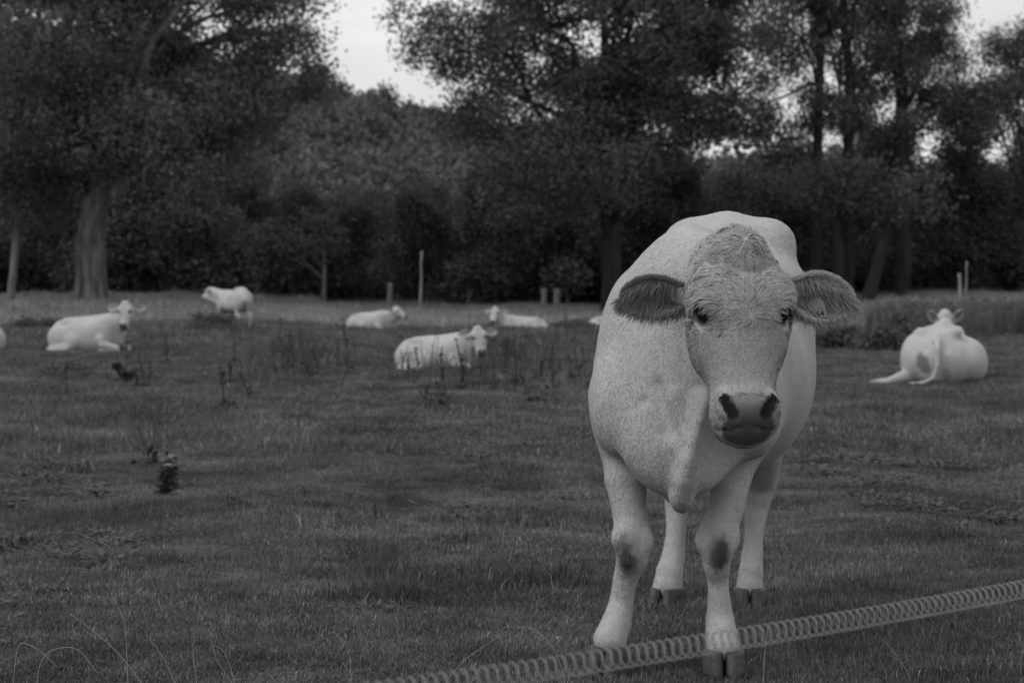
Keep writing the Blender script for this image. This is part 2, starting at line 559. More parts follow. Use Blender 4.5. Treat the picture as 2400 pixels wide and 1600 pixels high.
    def mesh(s, name, smooth_it=2):
        F = s.F; S = F < 0
        nx, ny, nz = F.shape
        cs = [(x, y, z) for x in (0, 1) for y in (0, 1) for z in (0, 1)]
        cnt = np.zeros((nx - 1, ny - 1, nz - 1), dtype=np.int8)
        for x, y, z in cs:
            cnt += S[x:nx - 1 + x, y:ny - 1 + y, z:nz - 1 + z]
        act = (cnt > 0) & (cnt < 8)
        I = np.argwhere(act)
        idx = np.full(act.shape, -1, dtype=np.int32)
        idx[act] = np.arange(len(I))
        val = {c_: F[I[:, 0] + c_[0], I[:, 1] + c_[1], I[:, 2] + c_[2]] for c_ in cs}
        acc = np.zeros((len(I), 3)); num = np.zeros(len(I))
        for c_ in cs:
            for d in range(3):
                if c_[d] == 0:
                    e = list(c_); e[d] = 1; e = tuple(e)
                    a, b = val[c_], val[e]
                    m = (a < 0) != (b < 0)
                    t = np.where(m, a / np.where(m, a - b, 1), 0)
                    p = np.zeros((len(I), 3)); p += np.array(c_); p[:, d] += t
                    acc[m] += p[m]; num[m] += 1
        V = (I + acc / num[:, None]) * s.h + s.lo
        Q = []
        for d in range(3):
            e = [(1, 2), (2, 0), (0, 1)][d]
            sl0 = [slice(1, -1)] * 3; sl1 = [slice(1, -1)] * 3
            sl0[d] = slice(0, -1); sl1[d] = slice(1, None)
            A, B = S[tuple(sl0)], S[tuple(sl1)]
            E = np.argwhere(A != B)
            flip = A[E[:, 0], E[:, 1], E[:, 2]]
            off = np.array([1, 1, 1]); off[d] = 0
            E = E + off
            def cell(u_, v_):
                q = E.copy(); q[:, e[0]] -= u_; q[:, e[1]] -= v_
                return idx[q[:, 0], q[:, 1], q[:, 2]]
            q = np.stack([cell(1, 1), cell(0, 1), cell(0, 0), cell(1, 0)], -1)
            q[~flip] = q[~flip][:, ::-1]
            Q.append(q)
        Q = np.concatenate(Q)
        Q = Q[(Q >= 0).all(1)]
        ed = np.concatenate([Q[:, [0, 1]], Q[:, [1, 2]], Q[:, [2, 3]], Q[:, [3, 0]]])
        for it in range(smooth_it):
            acc = np.zeros_like(V); n_ = np.bincount(ed[:, 0], minlength=len(V))
            for q in range(3):
                acc[:, q] = np.bincount(ed[:, 0], V[ed[:, 1], q], minlength=len(V))
            V = V * .5 + .5 * acc / np.maximum(n_, 1)[:, None]
        return mesh_from(name, V, Q), V, Q

# ---- the head, in its own frame: a runs poll -> muzzle, b to the animal's left, c out of the face
HEAD_ST = [  # t, cb, half width, c centre, front, back
    (-.012, 0, .015, -.045, .016, .02), (.0, 0, .036, -.04, .035, .035), (.03, 0, .060, -.03, .065, .06), (.08, 0, .088, -.015, .085, .085), (.12, 0, .108, -.012, .094, .10), (.165, 0, .122, -.01, .098, .12),
    (.21, 0, .126, -.01, .098, .145), (.26, 0, .118, -.012, .093, .165), (.32, 0, .112, -.015, .088, .165), (.38, 0, .100, -.02, .086, .135),
    (.43, 0, .090, -.02, .083, .10), (.47, 0, .088, -.02, .085, .085), (.51, 0, .090, -.02, .082, .08), (.545, 0, .086, -.022, .064, .075), (.572, 0, .062, -.025, .04, .055), (.588, 0, .02, -.03, .012, .02)]

def head_frame(p0, a, c, s):
    a = nrm(a); c = np.asarray(c, dtype=float); c = nrm(c - a * (a @ c)); b = np.cross(c, a)
    return dict(o=np.asarray(p0, dtype=float), a=a, b=b, c=c, s=s)

def hp(H, t, b, c):
    return H['o'] + H['s'] * (t * H['a'] + b * H['b'] + c * H['c'])

def build_head(F, H, detail=True):
    s = H['s']; R = np.stack([H['a'], H['b'], H['c']], 1)
    st = np.array(HEAD_ST) * s
    F.loft(H['o'], H['a'], H['b'], H['c'], st, k=.03 * s, p=2.35)
    F.ell(hp(H, .065, 0, .005), np.array([.068, .066, .08]) * s, R, .05 * s)         # poll
    for sg in (-1, 1):
        F.ell(hp(H, .20, sg * .088, .052), np.array([.055, .036, .03]) * s, R, .045 * s)   # brow
        F.ell(hp(H, .27, sg * .090, -.065), np.array([.09, .034, .085]) * s, R, .06 * s)     # cheek
        F.cone(hp(H, .09, sg * .045, -.05), hp(H, .148, sg * .15, -.055), .052 * s, .034 * s, .05 * s)   # ear root
    F.ell(hp(H, .502, 0, .008), np.array([.06, .088, .058]) * s, R, .03 * s)                # muzzle
    F.ell(hp(H, .555, 0, -.03), np.array([.036, .06, .05]) * s, R, .02 * s)                # chin
    if detail:
        for sg in (-1, 1):
            F.ell(hp(H, .495, sg * .066, .05), np.array([.034, .018, .02]) * s, R, .018 * s)   # nostril wing
            F.ell(hp(H, .246, sg * .112, .052), np.array([.031, .026, .034]) * s, R, .012 * s, cut=True)   # eye socket
            F.cone(hp(H, .227, sg * .094, .080), hp(H, .224, sg * .124, .034), .012 * s, .012 * s, .012 * s)  # upper lid
            F.cone(hp(H, .268, sg * .092, .066), hp(H, .270, sg * .112, .026), .007 * s, .008 * s, .012 * s)  # lower lid
            F.cone(hp(H, .486, sg * .064, .072), hp(H, .522, sg * .044, .066), .012 * s, .017 * s, .007 * s, cut=True)   # nostril
        F.cone(hp(H, .553, -.075, .0), hp(H, .557, 0, .052), .0045 * s, .005 * s, .008 * s, cut=True)          # mouth
        F.cone(hp(H, .553, .075, .0), hp(H, .557, 0, .052), .0045 * s, .005 * s, .008 * s, cut=True)

def head_coords(H, V):
    q = (V - H['o']) / H['s']
    return q @ H['a'], q @ H['b'], q @ H['c']

def head_tone(H, V, tone):
    t, b, c = head_coords(H, V)
    n = fbm(V / H['s'] * 38, 71, 2) * .008
    edge = .474 + .9 * np.maximum(np.abs(b) - .030, 0) ** 1.35 + n
    pad = sstep(-.004, .004, t - edge) * sstep(.072, .064, np.abs(b) + n) * sstep(.59, .575, t) * sstep(.0, .012, c + .01)
    pad = np.maximum(pad, sstep(.536, .546, t) * sstep(.068, .056, np.abs(b) + n) * sstep(-.03, -.01, c) * (t < .62))
    padv = .075 + .15 * sstep(.54, .48, t) + .02 * n / .008
    tone = tone * (1 - pad) + pad * padv
    for sg in (-1, 1):
        for (u, v_, ww, r0, r1, val) in ((.486, .064, .066, .014, .021, .016), (.505, .054, .062, .015, .021, .016), (.522, .044, .058, .015, .020, .016),
                                          (.248, .104, .052, .027, .040, .05), (.268, .092, .068, .008, .018, .10), (.283, .082, .075, .005, .013, .14)):
            r = np.sqrt((t - u) ** 2 + (b - sg * v_) ** 2 + (c - ww) ** 2)
            m = sstep(r1, r0, r)
            tone = tone * (1 - m) + val * m
    # a few dark moles below the eye
    for (u, v_) in ((.292, -.052), (.306, -.066), (.30, -.058)):
        r = np.sqrt((t - u) ** 2 + (b - v_) ** 2)
        m = sstep(.007, .003, r + n * .3) * (c > 0) * (c < .15)
        tone = tone * (1 - .75 * m)
    return tone

def ear_mesh(base, e, n, L_, wd, thick=.006, tone_in=.2, tone_out=.66, rim=.12, nu=22, nv=17):
    """cupped leaf: e = axis, n = the way the opening faces"""
    e = nrm(e); n = np.asarray(n, dtype=float); n = nrm(n - e * (e @ n)); g = np.cross(e, n)
    s = np.linspace(0, 1, nu)
    prof = wd * np.interp(s, [0, .12, .3, .5, .7, .85, .94, 1], [.5, .62, .92, 1.0, .88, .62, .38, .06])
    th = np.interp(s, [0, .2, .5, 1], [2.2, 1.5, 1.0, .7])
    R_ = prof / np.sin(np.minimum(th, 1.5708))
    r = np.linspace(-1, 1, nv)
    TH = th[:, None] * r[None]
    y = R_[:, None] * np.sin(TH)
    z = R_[:, None] * (np.cos(th * .0)[:, None] - np.cos(TH)) - R_[:, None] * .35
    bend = -.10 * L_ * s ** 2
    ctr = base + e * (L_ * s)[:, None]
    def surf(off):
        yy = y + np.sin(TH) * off; zz = z - np.cos(TH) * off
        return ctr[:, None] + g * yy[..., None] + n * (zz + bend[:, None])[..., None]
    Vi = surf(0.0); Vo = surf(thick)
    V = np.concatenate([Vi.reshape(-1, 3), Vo.reshape(-1, 3)])
    i = np.arange(nu - 1)[:, None] * nv; j = np.arange(nv - 1)[None]
    q = np.stack([i + j, i + j + 1, i + nv + j + 1, i + nv + j], -1).reshape(-1, 4)
    m = nu * nv
    Q = [q, q[:, ::-1] + m]
    for a_, b_ in ((0, 0), (nv - 1, nv - 1)):
        ii = np.arange(nu - 1) * nv + a_
        e1 = np.stack([ii, ii + nv, ii + nv + m, ii + m], -1)
        Q.append(e1 if a_ == 0 else e1[:, ::-1])
    ii = (nu - 1) * nv + np.arange(nv - 1)
    Q.append(np.stack([ii, ii + 1, ii + 1 + m, ii + m], -1)[:, ::-1])
    me = mesh_from('ear', V, np.concatenate(Q))
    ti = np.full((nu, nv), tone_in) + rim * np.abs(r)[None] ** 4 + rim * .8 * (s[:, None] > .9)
    ti = ti + .03 * rng.normal(0, 1, ti.shape)
    set_tone(me, np.concatenate([ti.ravel(), np.full(m, tone_out)]))
    return me, Vi, (e, n, g)

def eyeball(r):
    th = np.linspace(0, math.pi, 12); ph = np.arange(16) / 16 * 2 * math.pi
    v = np.stack([np.sin(th)[:, None] * np.cos(ph), np.sin(th)[:, None] * np.sin(ph), np.repeat(np.cos(th)[:, None], 16, 1)], -1) * r
    i = np.arange(11)[:, None] * 16; j = np.arange(16)[None]
    q = np.stack([i + j, i + 16 + j, i + 16 + (j + 1) % 16, i + (j + 1) % 16], -1).reshape(-1, 4)
    return mesh_from('eye', v.reshape(-1, 3), q)

def claw(L_, wd, ht, sgn):
    """one half of a cloven hoof: x forward, z up, coronet at z = ht"""
    rows = []
    for zt, f0, f1, ww in ((0, -.42, .66, .5), (.25, -.43, .61, .52), (.6, -.42, .52, .52), (.85, -.42, .46, .51), (.96, -.40, .43, .49), (1.0, -.36, .38, .44), (1.03, -.2, .2, .25)):
        a = np.linspace(0, 2 * math.pi, 16, endpoint=False)
        x = (f0 + f1) / 2 + (f1 - f0) / 2 * np.cos(a)
        y = ww * np.sin(a)
        y = np.where(y * sgn < 0, y * .9, y * (1 - .42 * np.clip(np.cos(a), 0, 1)))
        y = np.where(y * sgn < 0, np.sign(y) * ww * .9 * np.abs(np.sin(a)) ** .45, y)
        rows.append(np.stack([x * L_, y * wd, np.full(16, zt * ht)], -1))
    V = np.concatenate(rows + [rows[0].mean(0)[None], rows[-1].mean(0)[None]])
    nr = len(rows)
    i = np.arange(nr - 1)[:, None] * 16; j = np.arange(16)[None]; j2 = (j + 1) % 16
    q = np.stack([i + j, i + j2, i + 16 + j2, i + 16 + j], -1).reshape(-1, 4)
    jj = np.arange(16); jj2 = (jj + 1) % 16
    t = np.concatenate([np.stack([jj2, jj, np.full(16, nr * 16)], -1), np.stack([(nr - 1) * 16 + jj, (nr - 1) * 16 + jj2, np.full(16, nr * 16 + 1)], -1)])
    return V, q, t

def hooves(root, foot, heading, L_=.11, wd=.048, ht=.07, gap=.030):
    d = nrm(np.array([heading[0], heading[1], 0.0])); sd_ = np.array([-d[1], d[0], 0])
    for sg in (-1, 1):
        V, q, t = claw(L_, wd, ht, sg)
        P_ = np.asarray(foot) + V[:, :1] * d + (V[:, 1:2] + sg * gap) * sd_ + V[:, 2:3] * np.array([0, 0, 1.0])
        o = obj('hoof', mesh_from('hoof', P_, [q, t]), M['hoof'], root)

# ---- hair as flat strips that carry the skin's normals
def hair_mesh(name, P_, Nn, D_, Ln, wid, lift, tone, r, droop=0.0, tilt=.35):
    n = len(P_)
    D_ = nrm(D_ - Nn * (D_ * Nn).sum(-1, keepdims=True))
    S_ = -nrm(np.cross(Nn, D_) + tilt * Nn * r.normal(0, 1, (n, 1)).clip(-2, 2))
    Ln = Ln[:, None]; lift = np.broadcast_to(np.asarray(lift, dtype=float), (n,))[:, None]; wv = np.broadcast_to(np.asarray(wid, dtype=float), (n,))[:, None]
    Mi = P_ + Ln * (.5 * D_ + .55 * lift * Nn)
    Ti = P_ + Ln * (.98 * D_ + lift * (.75 - droop) * Nn)
    P0 = P_ - Nn * .001
    V = np.stack([P0 - S_ * wv, P0 + S_ * wv, Mi + S_ * wv * .8, Mi - S_ * wv * .8, Ti + S_ * wv * .1, Ti - S_ * wv * .1], 1)
    k = np.arange(n)[:, None] * 6
    Q = np.concatenate([k + np.array([0, 1, 2, 3]), k + np.array([3, 2, 4, 5])])
    me = mesh_from(name, V.reshape(-1, 3), Q)
    set_tone(me, np.repeat(tone, 6))
    nn = np.repeat(Nn + D_ * .15, 6, 0)
    me.normals_split_custom_set_from_vertices(nrm(nn).tolist())
    return me

def sample_faces(V, Q, n, weight, r):
    P0, P1, P2, P3 = (V[Q[:, q]] for q in range(4))
    cr = np.cross(P2 - P0, P3 - P1)
    area = .5 * np.linalg.norm(cr, axis=1)
    nf = nrm(cr)
    c = (P0 + P1 + P2 + P3) / 4
    wgt = area * weight(c)
    f = r.choice(len(Q), n, p=wgt / wgt.sum())
    u, v = r.uniform(0, 1, (n, 1)), r.uniform(0, 1, (n, 1))
    P_ = (P0[f] * (1 - u) + P1[f] * u) * (1 - v) + (P3[f] * (1 - u) + P2[f] * u) * v
    return P_, nf[f], f

# ------------------------------------------------------------------ the cow in front
HO = np.array([.452, 6.1, 0.0])
hx, hy = nrm(np.array([-.193, -.981]))
HR = np.array([[hx, -hy, 0], [hy, hx, 0], [0, 0, 1.0]])      # columns: forward, left, up
def LC(px, py, Y):
    return (W(px, py, Y) - HO) @ HR
def leg_pts(rows, k=1.0):
    return [(LC((l + r) / 2, py, Y), (r - l) / 2 / (FPX / Y) * k - .002) for l, r, py, Y in rows]

TRUNK = [  # u, v centre, half width, w centre, up, down
    (-1.70, .10, .03, 1.02, .04, .04), (-1.64, .10, .12, 1.02, .16, .14), (-1.52, .105, .205, .99, .325, .25), (-1.36, .11, .255, .95, .43, .30), (-1.2, .105, .295, .92, .475, .33),
    (-1.02, .08, .338, .89, .475, .365), (-.8, .055, .364, .87, .445, .36), (-.55, .058, .352, .87, .43, .335), (-.32, .07, .322, .88, .435, .30),
    (-.1, .08, .285, .89, .42, .31), (.06, .075, .235, .88, .36, .29), (.17, .07, .165, .86, .27, .26), (.25, .065, .08, .83, .16, .17), (.29, .065, .02, .80, .04, .05)]

def standing_body(F, H, legs, vc=.08, tail=True, depth=1.0):
    e = np.eye(3)
    TRUNK = [q[:5] + (q[5] * depth,) for q in globals()['TRUNK']]
    F.loft((0, 0, 0), e[0], e[1], e[2], TRUNK, k=.05, p=2.15, ptop=1.45)
    F.cone((-.1, vc, 1.25), (-1.15, vc + .015, 1.335), .04, .05, .12)                     # back ridge
    F.cone((-1.14, vc - .10, 1.32), (-1.14, vc + .16, 1.32), .05, .05, .10)
    F.cone((-1.15, vc + .02, 1.372), (-1.45, vc + .03, 1.345), .045, .045, .07)           # sacrum
    for sg in (-1, 1):
        F.ell((-1.13, vc + .025 + sg * .15, 1.330), (.09, .065, .055), None, .13)              # hip bones
        F.ell((-.10, vc + sg * .185, .93), (.15, .075, .22), None, .10)                       # shoulder blade
        F.ell((.06, vc + sg * .205, .80), (.13, .075, .13), None, .09)                        # point of the shoulder
        F.ell((-1.36, vc + .02 + sg * .16, .98), (.22, .12, .30), None, .10)                  # thigh
    F.ell((.15, vc - .01, .70), (.12, .15, .14), None, .09)
    F.ell((-.95, vc + .17, 1.12), (.32, .16, .16), None, .10)                                  # breast
    for pts in legs:
        F.chain(pts, .05)
    # neck
    base = hp(H, .13, 0, -.12); thr = hp(H, .33, 0, -.16)
    s = H['s']
    F.cone((-.12, vc, 1.10), base, .185, .105 * s, .15)
    F.cone((-.02, vc, 1.2), hp(H, .05, 0, -.09), .09, .075 * s, .12)
    F.cone((.03, vc, .86), thr, .13, .07 * s, .13)
    if tail:
        F.chain([(np.array((-1.6, vc + .02, 1.3)), .045), (np.array((-1.70, vc + .02, 1.15)), .035), (np.array((-1.72, vc + .02, .8)), .025), (np.array((-1.71, vc + .02, .5)), .03), (np.array((-1.70, vc + .02, .32)), .012)], .03)

a_ = W(1750, 1037, 5.50) - W(1722, 546, 5.68)
c_ = np.array([.07, -.99, .05])
HH = head_frame((W(1722, 546, 5.68) - HO) @ HR, a_ @ HR, c_ @ HR, np.linalg.norm(a_) / .588)
FR = leg_pts([(1388, 1500, 930, 6.17), (1398, 1500, 1000, 6.15), (1409, 1504, 1060, 6.13), (1416, 1516, 1120, 6.1), (1434, 1518, 1200, 6.08), (1440, 1526, 1258, 6.06), (1443, 1520, 1310, 6.06), (1435, 1494, 1362, 6.08), (1427, 1486, 1410, 6.09), (1408, 1480, 1462, 6.07), (1390, 1470, 1499, 6.04)])
FL = leg_pts([(1690, 1800, 960, 6.22), (1685, 1790, 1040, 6.2), (1668, 1762, 1116, 6.17), (1659, 1744, 1190, 6.13), (1640, 1730, 1240, 6.1), (1637, 1723, 1280, 6.08), (1648, 1711, 1327, 6.08), (1657, 1708, 1364, 6.1), (1657, 1713, 1405, 6.1), (1653, 1722, 1452, 6.1), (1653, 1729, 1485, 6.07), (1656, 1735, 1516, 6.05)])
HRr = leg_pts([(1545, 1680, 960, 7.35), (1550, 1650, 1060, 7.45), (1554, 1626, 1125, 7.6), (1558, 1614, 1185, 7.6), (1561, 1608, 1245, 7.56), (1551, 1606, 1302, 7.53), (1537, 1602, 1342, 7.49), (1529, 1599, 1376, 7.47)])
HLl = leg_pts([(1725, 1850, 960, 7.35), (1735, 1838, 1050, 7.45), (1742, 1822, 1130, 7.6), (1744, 1802, 1190, 7.6), (1745, 1790, 1250, 7.56), (1737, 1788, 1302, 7.53), (1730, 1789, 1342, 7.49), (1725, 1789, 1378, 7.47)])

for lg_ in (FR, FL, HRr, HLl):
    q_ = lg_[-1][0]
    lg_.append((np.array([q_[0] - .01, q_[1], .05]), .026))
F = Field((-1.85, -.48, .0), (.95, .62, 1.52), .0085)
standing_body(F, HH, [FR, FL, HRr, HLl])
# dewlap: a thin fold from the throat to the brisket
for dy_, r_ in ((.012, .009), (.035, .015), (.065, .024)):
    F.chain([(LC(1652, 945, 5.71 + dy_), r_), (LC(1643, 985, 5.71 + dy_), r_), (LC(1631, 1030, 5.715 + dy_), r_), (LC(1618, 1078, 5.725 + dy_), r_), (LC(1606, 1125, 5.75 + dy_), r_), (LC(1599, 1165, 5.79 + dy_), r_ * .9), (LC(1597, 1183, 5.84 + dy_), r_ * .7)], .045)
F.cone(LC(1612, 1090, 5.97), LC(1606, 1178, 6.0), .05, .018, .06)
F.cone(LC(1580, 1110, 5.98), LC(1575, 1160, 6.0), .03, .014, .05)
# neck folds beside the jaw
F.chain([(LC(1538, 900, 5.93), .02), (LC(1552, 960, 5.93), .022), (LC(1566, 1015, 5.94), .012)], .05)
F.chain([(LC(1470, 955, 5.98), .015), (LC(1500, 940, 5.96), .02), (LC(1520, 965, 5.96), .012)], .05)
F.ell(LC(1705, 1045, 5.82), (.11, .07, .13), None, .06, cut=True)
F.cone(LC(1537, 905, 5.83), LC(1560, 1010, 5.80), .016, .020, .035, cut=True)
F.cone(LC(1478, 962, 5.87), LC(1508, 940, 5.86), .008, .010, .02, cut=True)
F.cone(LC(1465, 1010, 5.99), LC(1492, 1085, 6.0), .022, .03, .04, cut=True)
F.cone(LC(1668, 1090, 6.02), LC(1650, 1125, 6.03), .02, .025, .04, cut=True)
for pts_ in (((1450, 1262, 6.03, .020), (1514, 1270, 6.03, .022), (1482, 1302, 6.01, .024), (1470, 1248, 6.02, .018)), ((1644, 1262, 6.06, .020), (1716, 1262, 6.06, .020), (1682, 1302, 6.03, .024), (1686, 1246, 6.04, .018))):
    for a0, b0, c0, r0 in pts_:
        F.ell(LC(a0, b0, c0 + .012), (r0 * .85, r0 * .85, r0 * 1.15), None, .035)
build_head(F, HH)
me, V, Q = F.mesh('body', 2)
tone = np.full(len(V), .405) * (1 + .05 * fbm(V * 3.0, 91, 2))
# dark patches on the front knees
for px, py, Y in ((1466, 1308, 6.0), (1686, 1306, 6.0)):
    c0 = LC(px, py, Y)
    q = V - c0
    r = np.sqrt((q[:, 0] / .09) ** 2 + (q[:, 1] / .040) ** 2 + ((q[:, 2] + .008 * fbm(V * 30, 3, 2)) / .070) ** 2 + .0)
    m = sstep(1.3, .35, r + .16 * fbm(V * 40, 13, 2) + .12 * fbm(V * 120, 14, 1))
    tone = tone * (1 - m) + .06 * m
tone = head_tone(HH, V, tone)
hero = tag(empty('cow', HO, math.atan2(hy, hx)), 'big white cow standing close in front, facing the camera, number tag in its ear', 'cow', 'white cows in the pasture')
set_tone(me, tone)
obj('body', me, M['hide'], hero)
del F

for sg in (-1, 1):
    o = obj('eye', eyeball(.0275 * HH['s']), M['eye'], hero, hp(HH, .246, sg * .098, .050))

# ears
def ear_pair(root, H, dirs, L_=.205, wd=.066, tones=((.17, .62), (.17, .62)), dz=0.0, rim=.12):
    out = []
    for (sg, e_, n_), tn in zip(dirs, tones):
        e_ = e_[0] * H['a'] + e_[1] * H['b'] + e_[2] * H['c']; n_ = n_[0] * H['a'] + n_[1] * H['b'] + n_[2] * H['c']
        b_ = hp(H, .118 + dz, sg * .135, -.05)
        me, Vi, fr = ear_mesh(b_, e_, n_, (L_ if not isinstance(L_, tuple) else L_[sg > 0]) * H['s'], (wd if not isinstance(wd, tuple) else wd[sg > 0]) * H['s'], .006 * H['s'], tn[0], tn[1], rim)
        obj('ear', me, M['hide'], root)
        out.append((b_, Vi, fr))
    return out
EARS = ear_pair(hero, HH, ((-1, (.10, -1, -.12), (.55, -.12, .85)), (1, (.12, 1, -.10), (.30, .12, .95))), (.172, .205), (.050, .058), ((.17, .36), (.26, .42)), .034)  # left ear darker: dark hair, plus inner shadow put into its tone

# hooves
for rows, ht, hd in ((FR, .090, (-.38, -.92)), (FL, .078, (-.05, -1)), (HRr, .060, (-.40, -.9)), (HLl, .060, (-.1, -1))):
    p = np.array(rows[-2][0]); d = nrm(np.array([hd[0], hd[1], 0]) @ HR)
    hooves(hero, np.array([p[0], p[1], .002]) + d * .006, d, .150, .064, ht, .0305)
for rows in (FR, FL, HRr, HLl):            # dew claws
    p = np.array(rows[-2][0])
    for sg in (-1, 1):
        c0 = p + np.array([-.055, sg * .035, .03])
        v, q, t = tube([c0 + [0, 0, .02], c0 + [-.015, 0, 0], c0 + [-.018, 0, -.02]], [.006, .014, .007], 8)
        obj('dew_claw', mesh_from('dew_claw', v, [q, t]), M['hoof'], hero)

# coat
hr = np.random.default_rng(77)
def body_w(c):
    t, b, cc = head_coords(HH, c)
    ishead = (t > -.03) & (t < .6) & (np.abs(b) < .16) & (cc > -.10)
    return np.where(ishead, 0.0, 1.0) * sstep(.03, .10, c[:, 2])
P_, Nn, f = sample_faces(V, Q, 150000, body_w, hr)
D_ = np.array([-.55, 0, -.8]) + .25 * np.stack([fbm(P_ * 5, 3, 2), fbm(P_ * 7, 4, 2), fbm(P_ * 7, 5, 2)], -1)
D_ = D_ + .12 * np.stack([vnoise(P_ * 70, 6), vnoise(P_ * 70, 7), vnoise(P_ * 70, 8)], -1)
tn = tone[Q[f, 0]] * hr.uniform(.97, 1.03, len(P_))
Ln = hr.uniform(.010, .019, len(P_))
obj('coat', hair_mesh('coat', P_, Nn, D_, Ln, .0008, hr.uniform(.03, .13, len(P_)), tn, hr, 0.0, .12), M['coat'], hero)
def head_w(c):
    t, b, cc = head_coords(HH, c)
    m = (t > -.03) & (t < .6) & (np.abs(b) < .165) & (cc > -.11)
    pad = (t > .474 + .9 * np.maximum(np.abs(b) - .03, 0) ** 1.35) & (np.abs(b) < .072) & (cc > -.03)
    eye = np.zeros(len(c), bool)
    for sg in (-1, 1):
        eye |= np.sqrt((t - .25) ** 2 + (b - sg * .104) ** 2 + (cc - .052) ** 2) < .041
    return np.where(m & ~pad & ~eye, 1.0, 0.0) * (1 + 1.0 * sstep(.34, .2, t))
P_, Nn, f = sample_faces(V, Q, 62000, head_w, hr)
t, b, cc = head_coords(HH, P_)
d1t, d1b = t - .045, b - .014; d2t, d2b = t - .262, b - .016
r1 = d1t ** 2 + d1b ** 2 + 2e-4; r2 = d2t ** 2 + d2b ** 2 + 2e-4
dt = d1t / r1 * 1.1 + d2t / r2 + 1.5 * sstep(.3, .5, t) * 10
db = d1b / r1 * 1.1 + d2b / r2
dd = nrm(np.stack([dt, db], -1))
fore = sstep(.33, .24, t) * sstep(-.03, .03, cc)
cl_ = np.stack([vnoise(P_ * 55, 16), vnoise(P_ * 55, 17), vnoise(P_ * 55, 18)], -1) + .6 * np.stack([vnoise(P_ * 120, 26), vnoise(P_ * 120, 27), vnoise(P_ * 120, 28)], -1)
D_ = dd[:, :1] * HH['a'] + dd[:, 1:2] * HH['b'] + cl_ * (.25 + .65 * fore)[:, None]
tuft = vnoise(P_ * 42, 19)
lift = np.clip(.22 + .42 * fore * (.5 + .9 * tuft), .08, .95)
Ln = hr.uniform(.75, 1.25, len(P_)) * (.007 + .004 * sstep(.44, .36, t) + .022 * fore)
tn = tone[Q[f, 0]] * hr.uniform(.68, 1.12, len(P_)) * (1 - .04 * fore) * (1 - .22 * fore * sstep(.1, -.5, tuft))  # hair lying between forehead tufts darkened: shadow put into its tone
obj('face_hair', hair_mesh('face_hair', P_, Nn, D_, Ln, .0013, lift, tn, hr, .35), M['coat'], hero)
# ear fringe
for k, (b_, Vi, (e, n, g)) in enumerate(EARS):
    nu, nv = Vi.shape[:2]
    cnt = 11000
    iu = hr.uniform(0, nu - 1.001, cnt); iv = np.where(hr.uniform(0, 1, cnt) < .45, hr.choice([0, nv - 1.001], cnt), hr.uniform(0, nv - 1.001, cnt))
    i0 = iu.astype(int); j0 = iv.astype(int)
    fu = (iu - i0)[:, None]; fv = (iv - j0)[:, None]
    A = Vi[i0, j0] * (1 - fu) * (1 - fv) + Vi[i0 + 1, j0] * fu * (1 - fv) + Vi[i0, np.minimum(j0 + 1, nv - 1)] * (1 - fu) * fv + Vi[i0 + 1, np.minimum(j0 + 1, nv - 1)] * fu * fv
    down = np.array([0, 0, -1.0])
    across = (iv / (nv - 1) - .5) * 2
    Nn = np.repeat(nrm(n)[None], cnt, 0) + .3 * hr.normal(0, 1, (cnt, 3)); Nn = nrm(Nn)
    D_ = down * 1.0 + e * (iu / nu)[:, None] * .9 + .22 * hr.normal(0, 1, (cnt, 3))
    edge = np.abs(across) > .9
    D_ = np.where(edge[:, None], e * .6 + g * (across * 1.0)[:, None] + .25 * hr.normal(0, 1, (cnt, 3)), D_)
    Ln = np.where(edge, hr.uniform(.008, .02, cnt), hr.uniform(.02, .055, cnt))
    base_t = np.where(edge, (.2, .40)[k], (.19, .27)[k]) * hr.uniform(.7, 1.25, cnt)
    obj('ear_hair', hair_mesh('ear_hair', A, Nn, D_, Ln, .0012, hr.uniform(.1, .5, cnt), base_t, hr), M['coat'], hero)

# ear tags
def ear_tag(root, center, right, up, nrm_, wd, ht, text=None, material=None):
    right = nrm(right); up = nrm(up - right * (right @ up)); nn = np.cross(right, up)
    if nn @ nrm_ < 0: nn = -nn
    o2 = np.array([(-.5, -.5), (.5, -.5), (.5, .1), (.32, .5), (-.32, .5), (-.5, .1)])
    th = .0015
    V_ = [center + right * x * wd + up * y * ht + nn * z for z in (th, -th) for x, y in o2]
    k = len(o2)
    me = bpy.data.meshes.new('ear_tag')
    fc = [list(range(k)), list(range(2 * k - 1, k - 1, -1))] + [[(q + 1) % k, q, q + k, (q + 1) % k + k] for q in range(k)]
    me.from_pydata([tuple(v) for v in V_], [], fc); me.update()
    tg = obj('ear_tag', me, material or M['tag'], root)
    if text:
        for s_, size, dy in text:
            cu = bpy.data.curves.new('tag_number', 'FONT'); cu.body = s_; cu.size = size; cu.align_x = 'CENTER'; cu.offset = .0004
            tmp = bpy.data.objects.new('tmp_text', cu); COL.objects.link(tmp)
            dg = bpy.context.evaluated_depsgraph_get()
            tm = bpy.data.meshes.new_from_object(tmp.evaluated_get(dg))
            bpy.data.objects.remove(tmp, do_unlink=True)
            co = np.zeros(len(tm.vertices) * 3); tm.vertices.foreach_get('co', co); co = co.reshape(-1, 3)
            wv = center + right * co[:, :1] + up * (co[:, 1:2] + dy) + nn * (th + .0012)
            tm.vertices.foreach_set('co', wv.ravel().astype(np.float32)); tm.update(); tm.materials.clear()
            obj('tag_number', tm, M['ink'], tg)
    return tg
rw = np.array([1, 0, 0]) @ HR
up_ = np.array([.06, .05, 1]) @ HR
tow = np.array([0, -1.0, 0]) @ HR
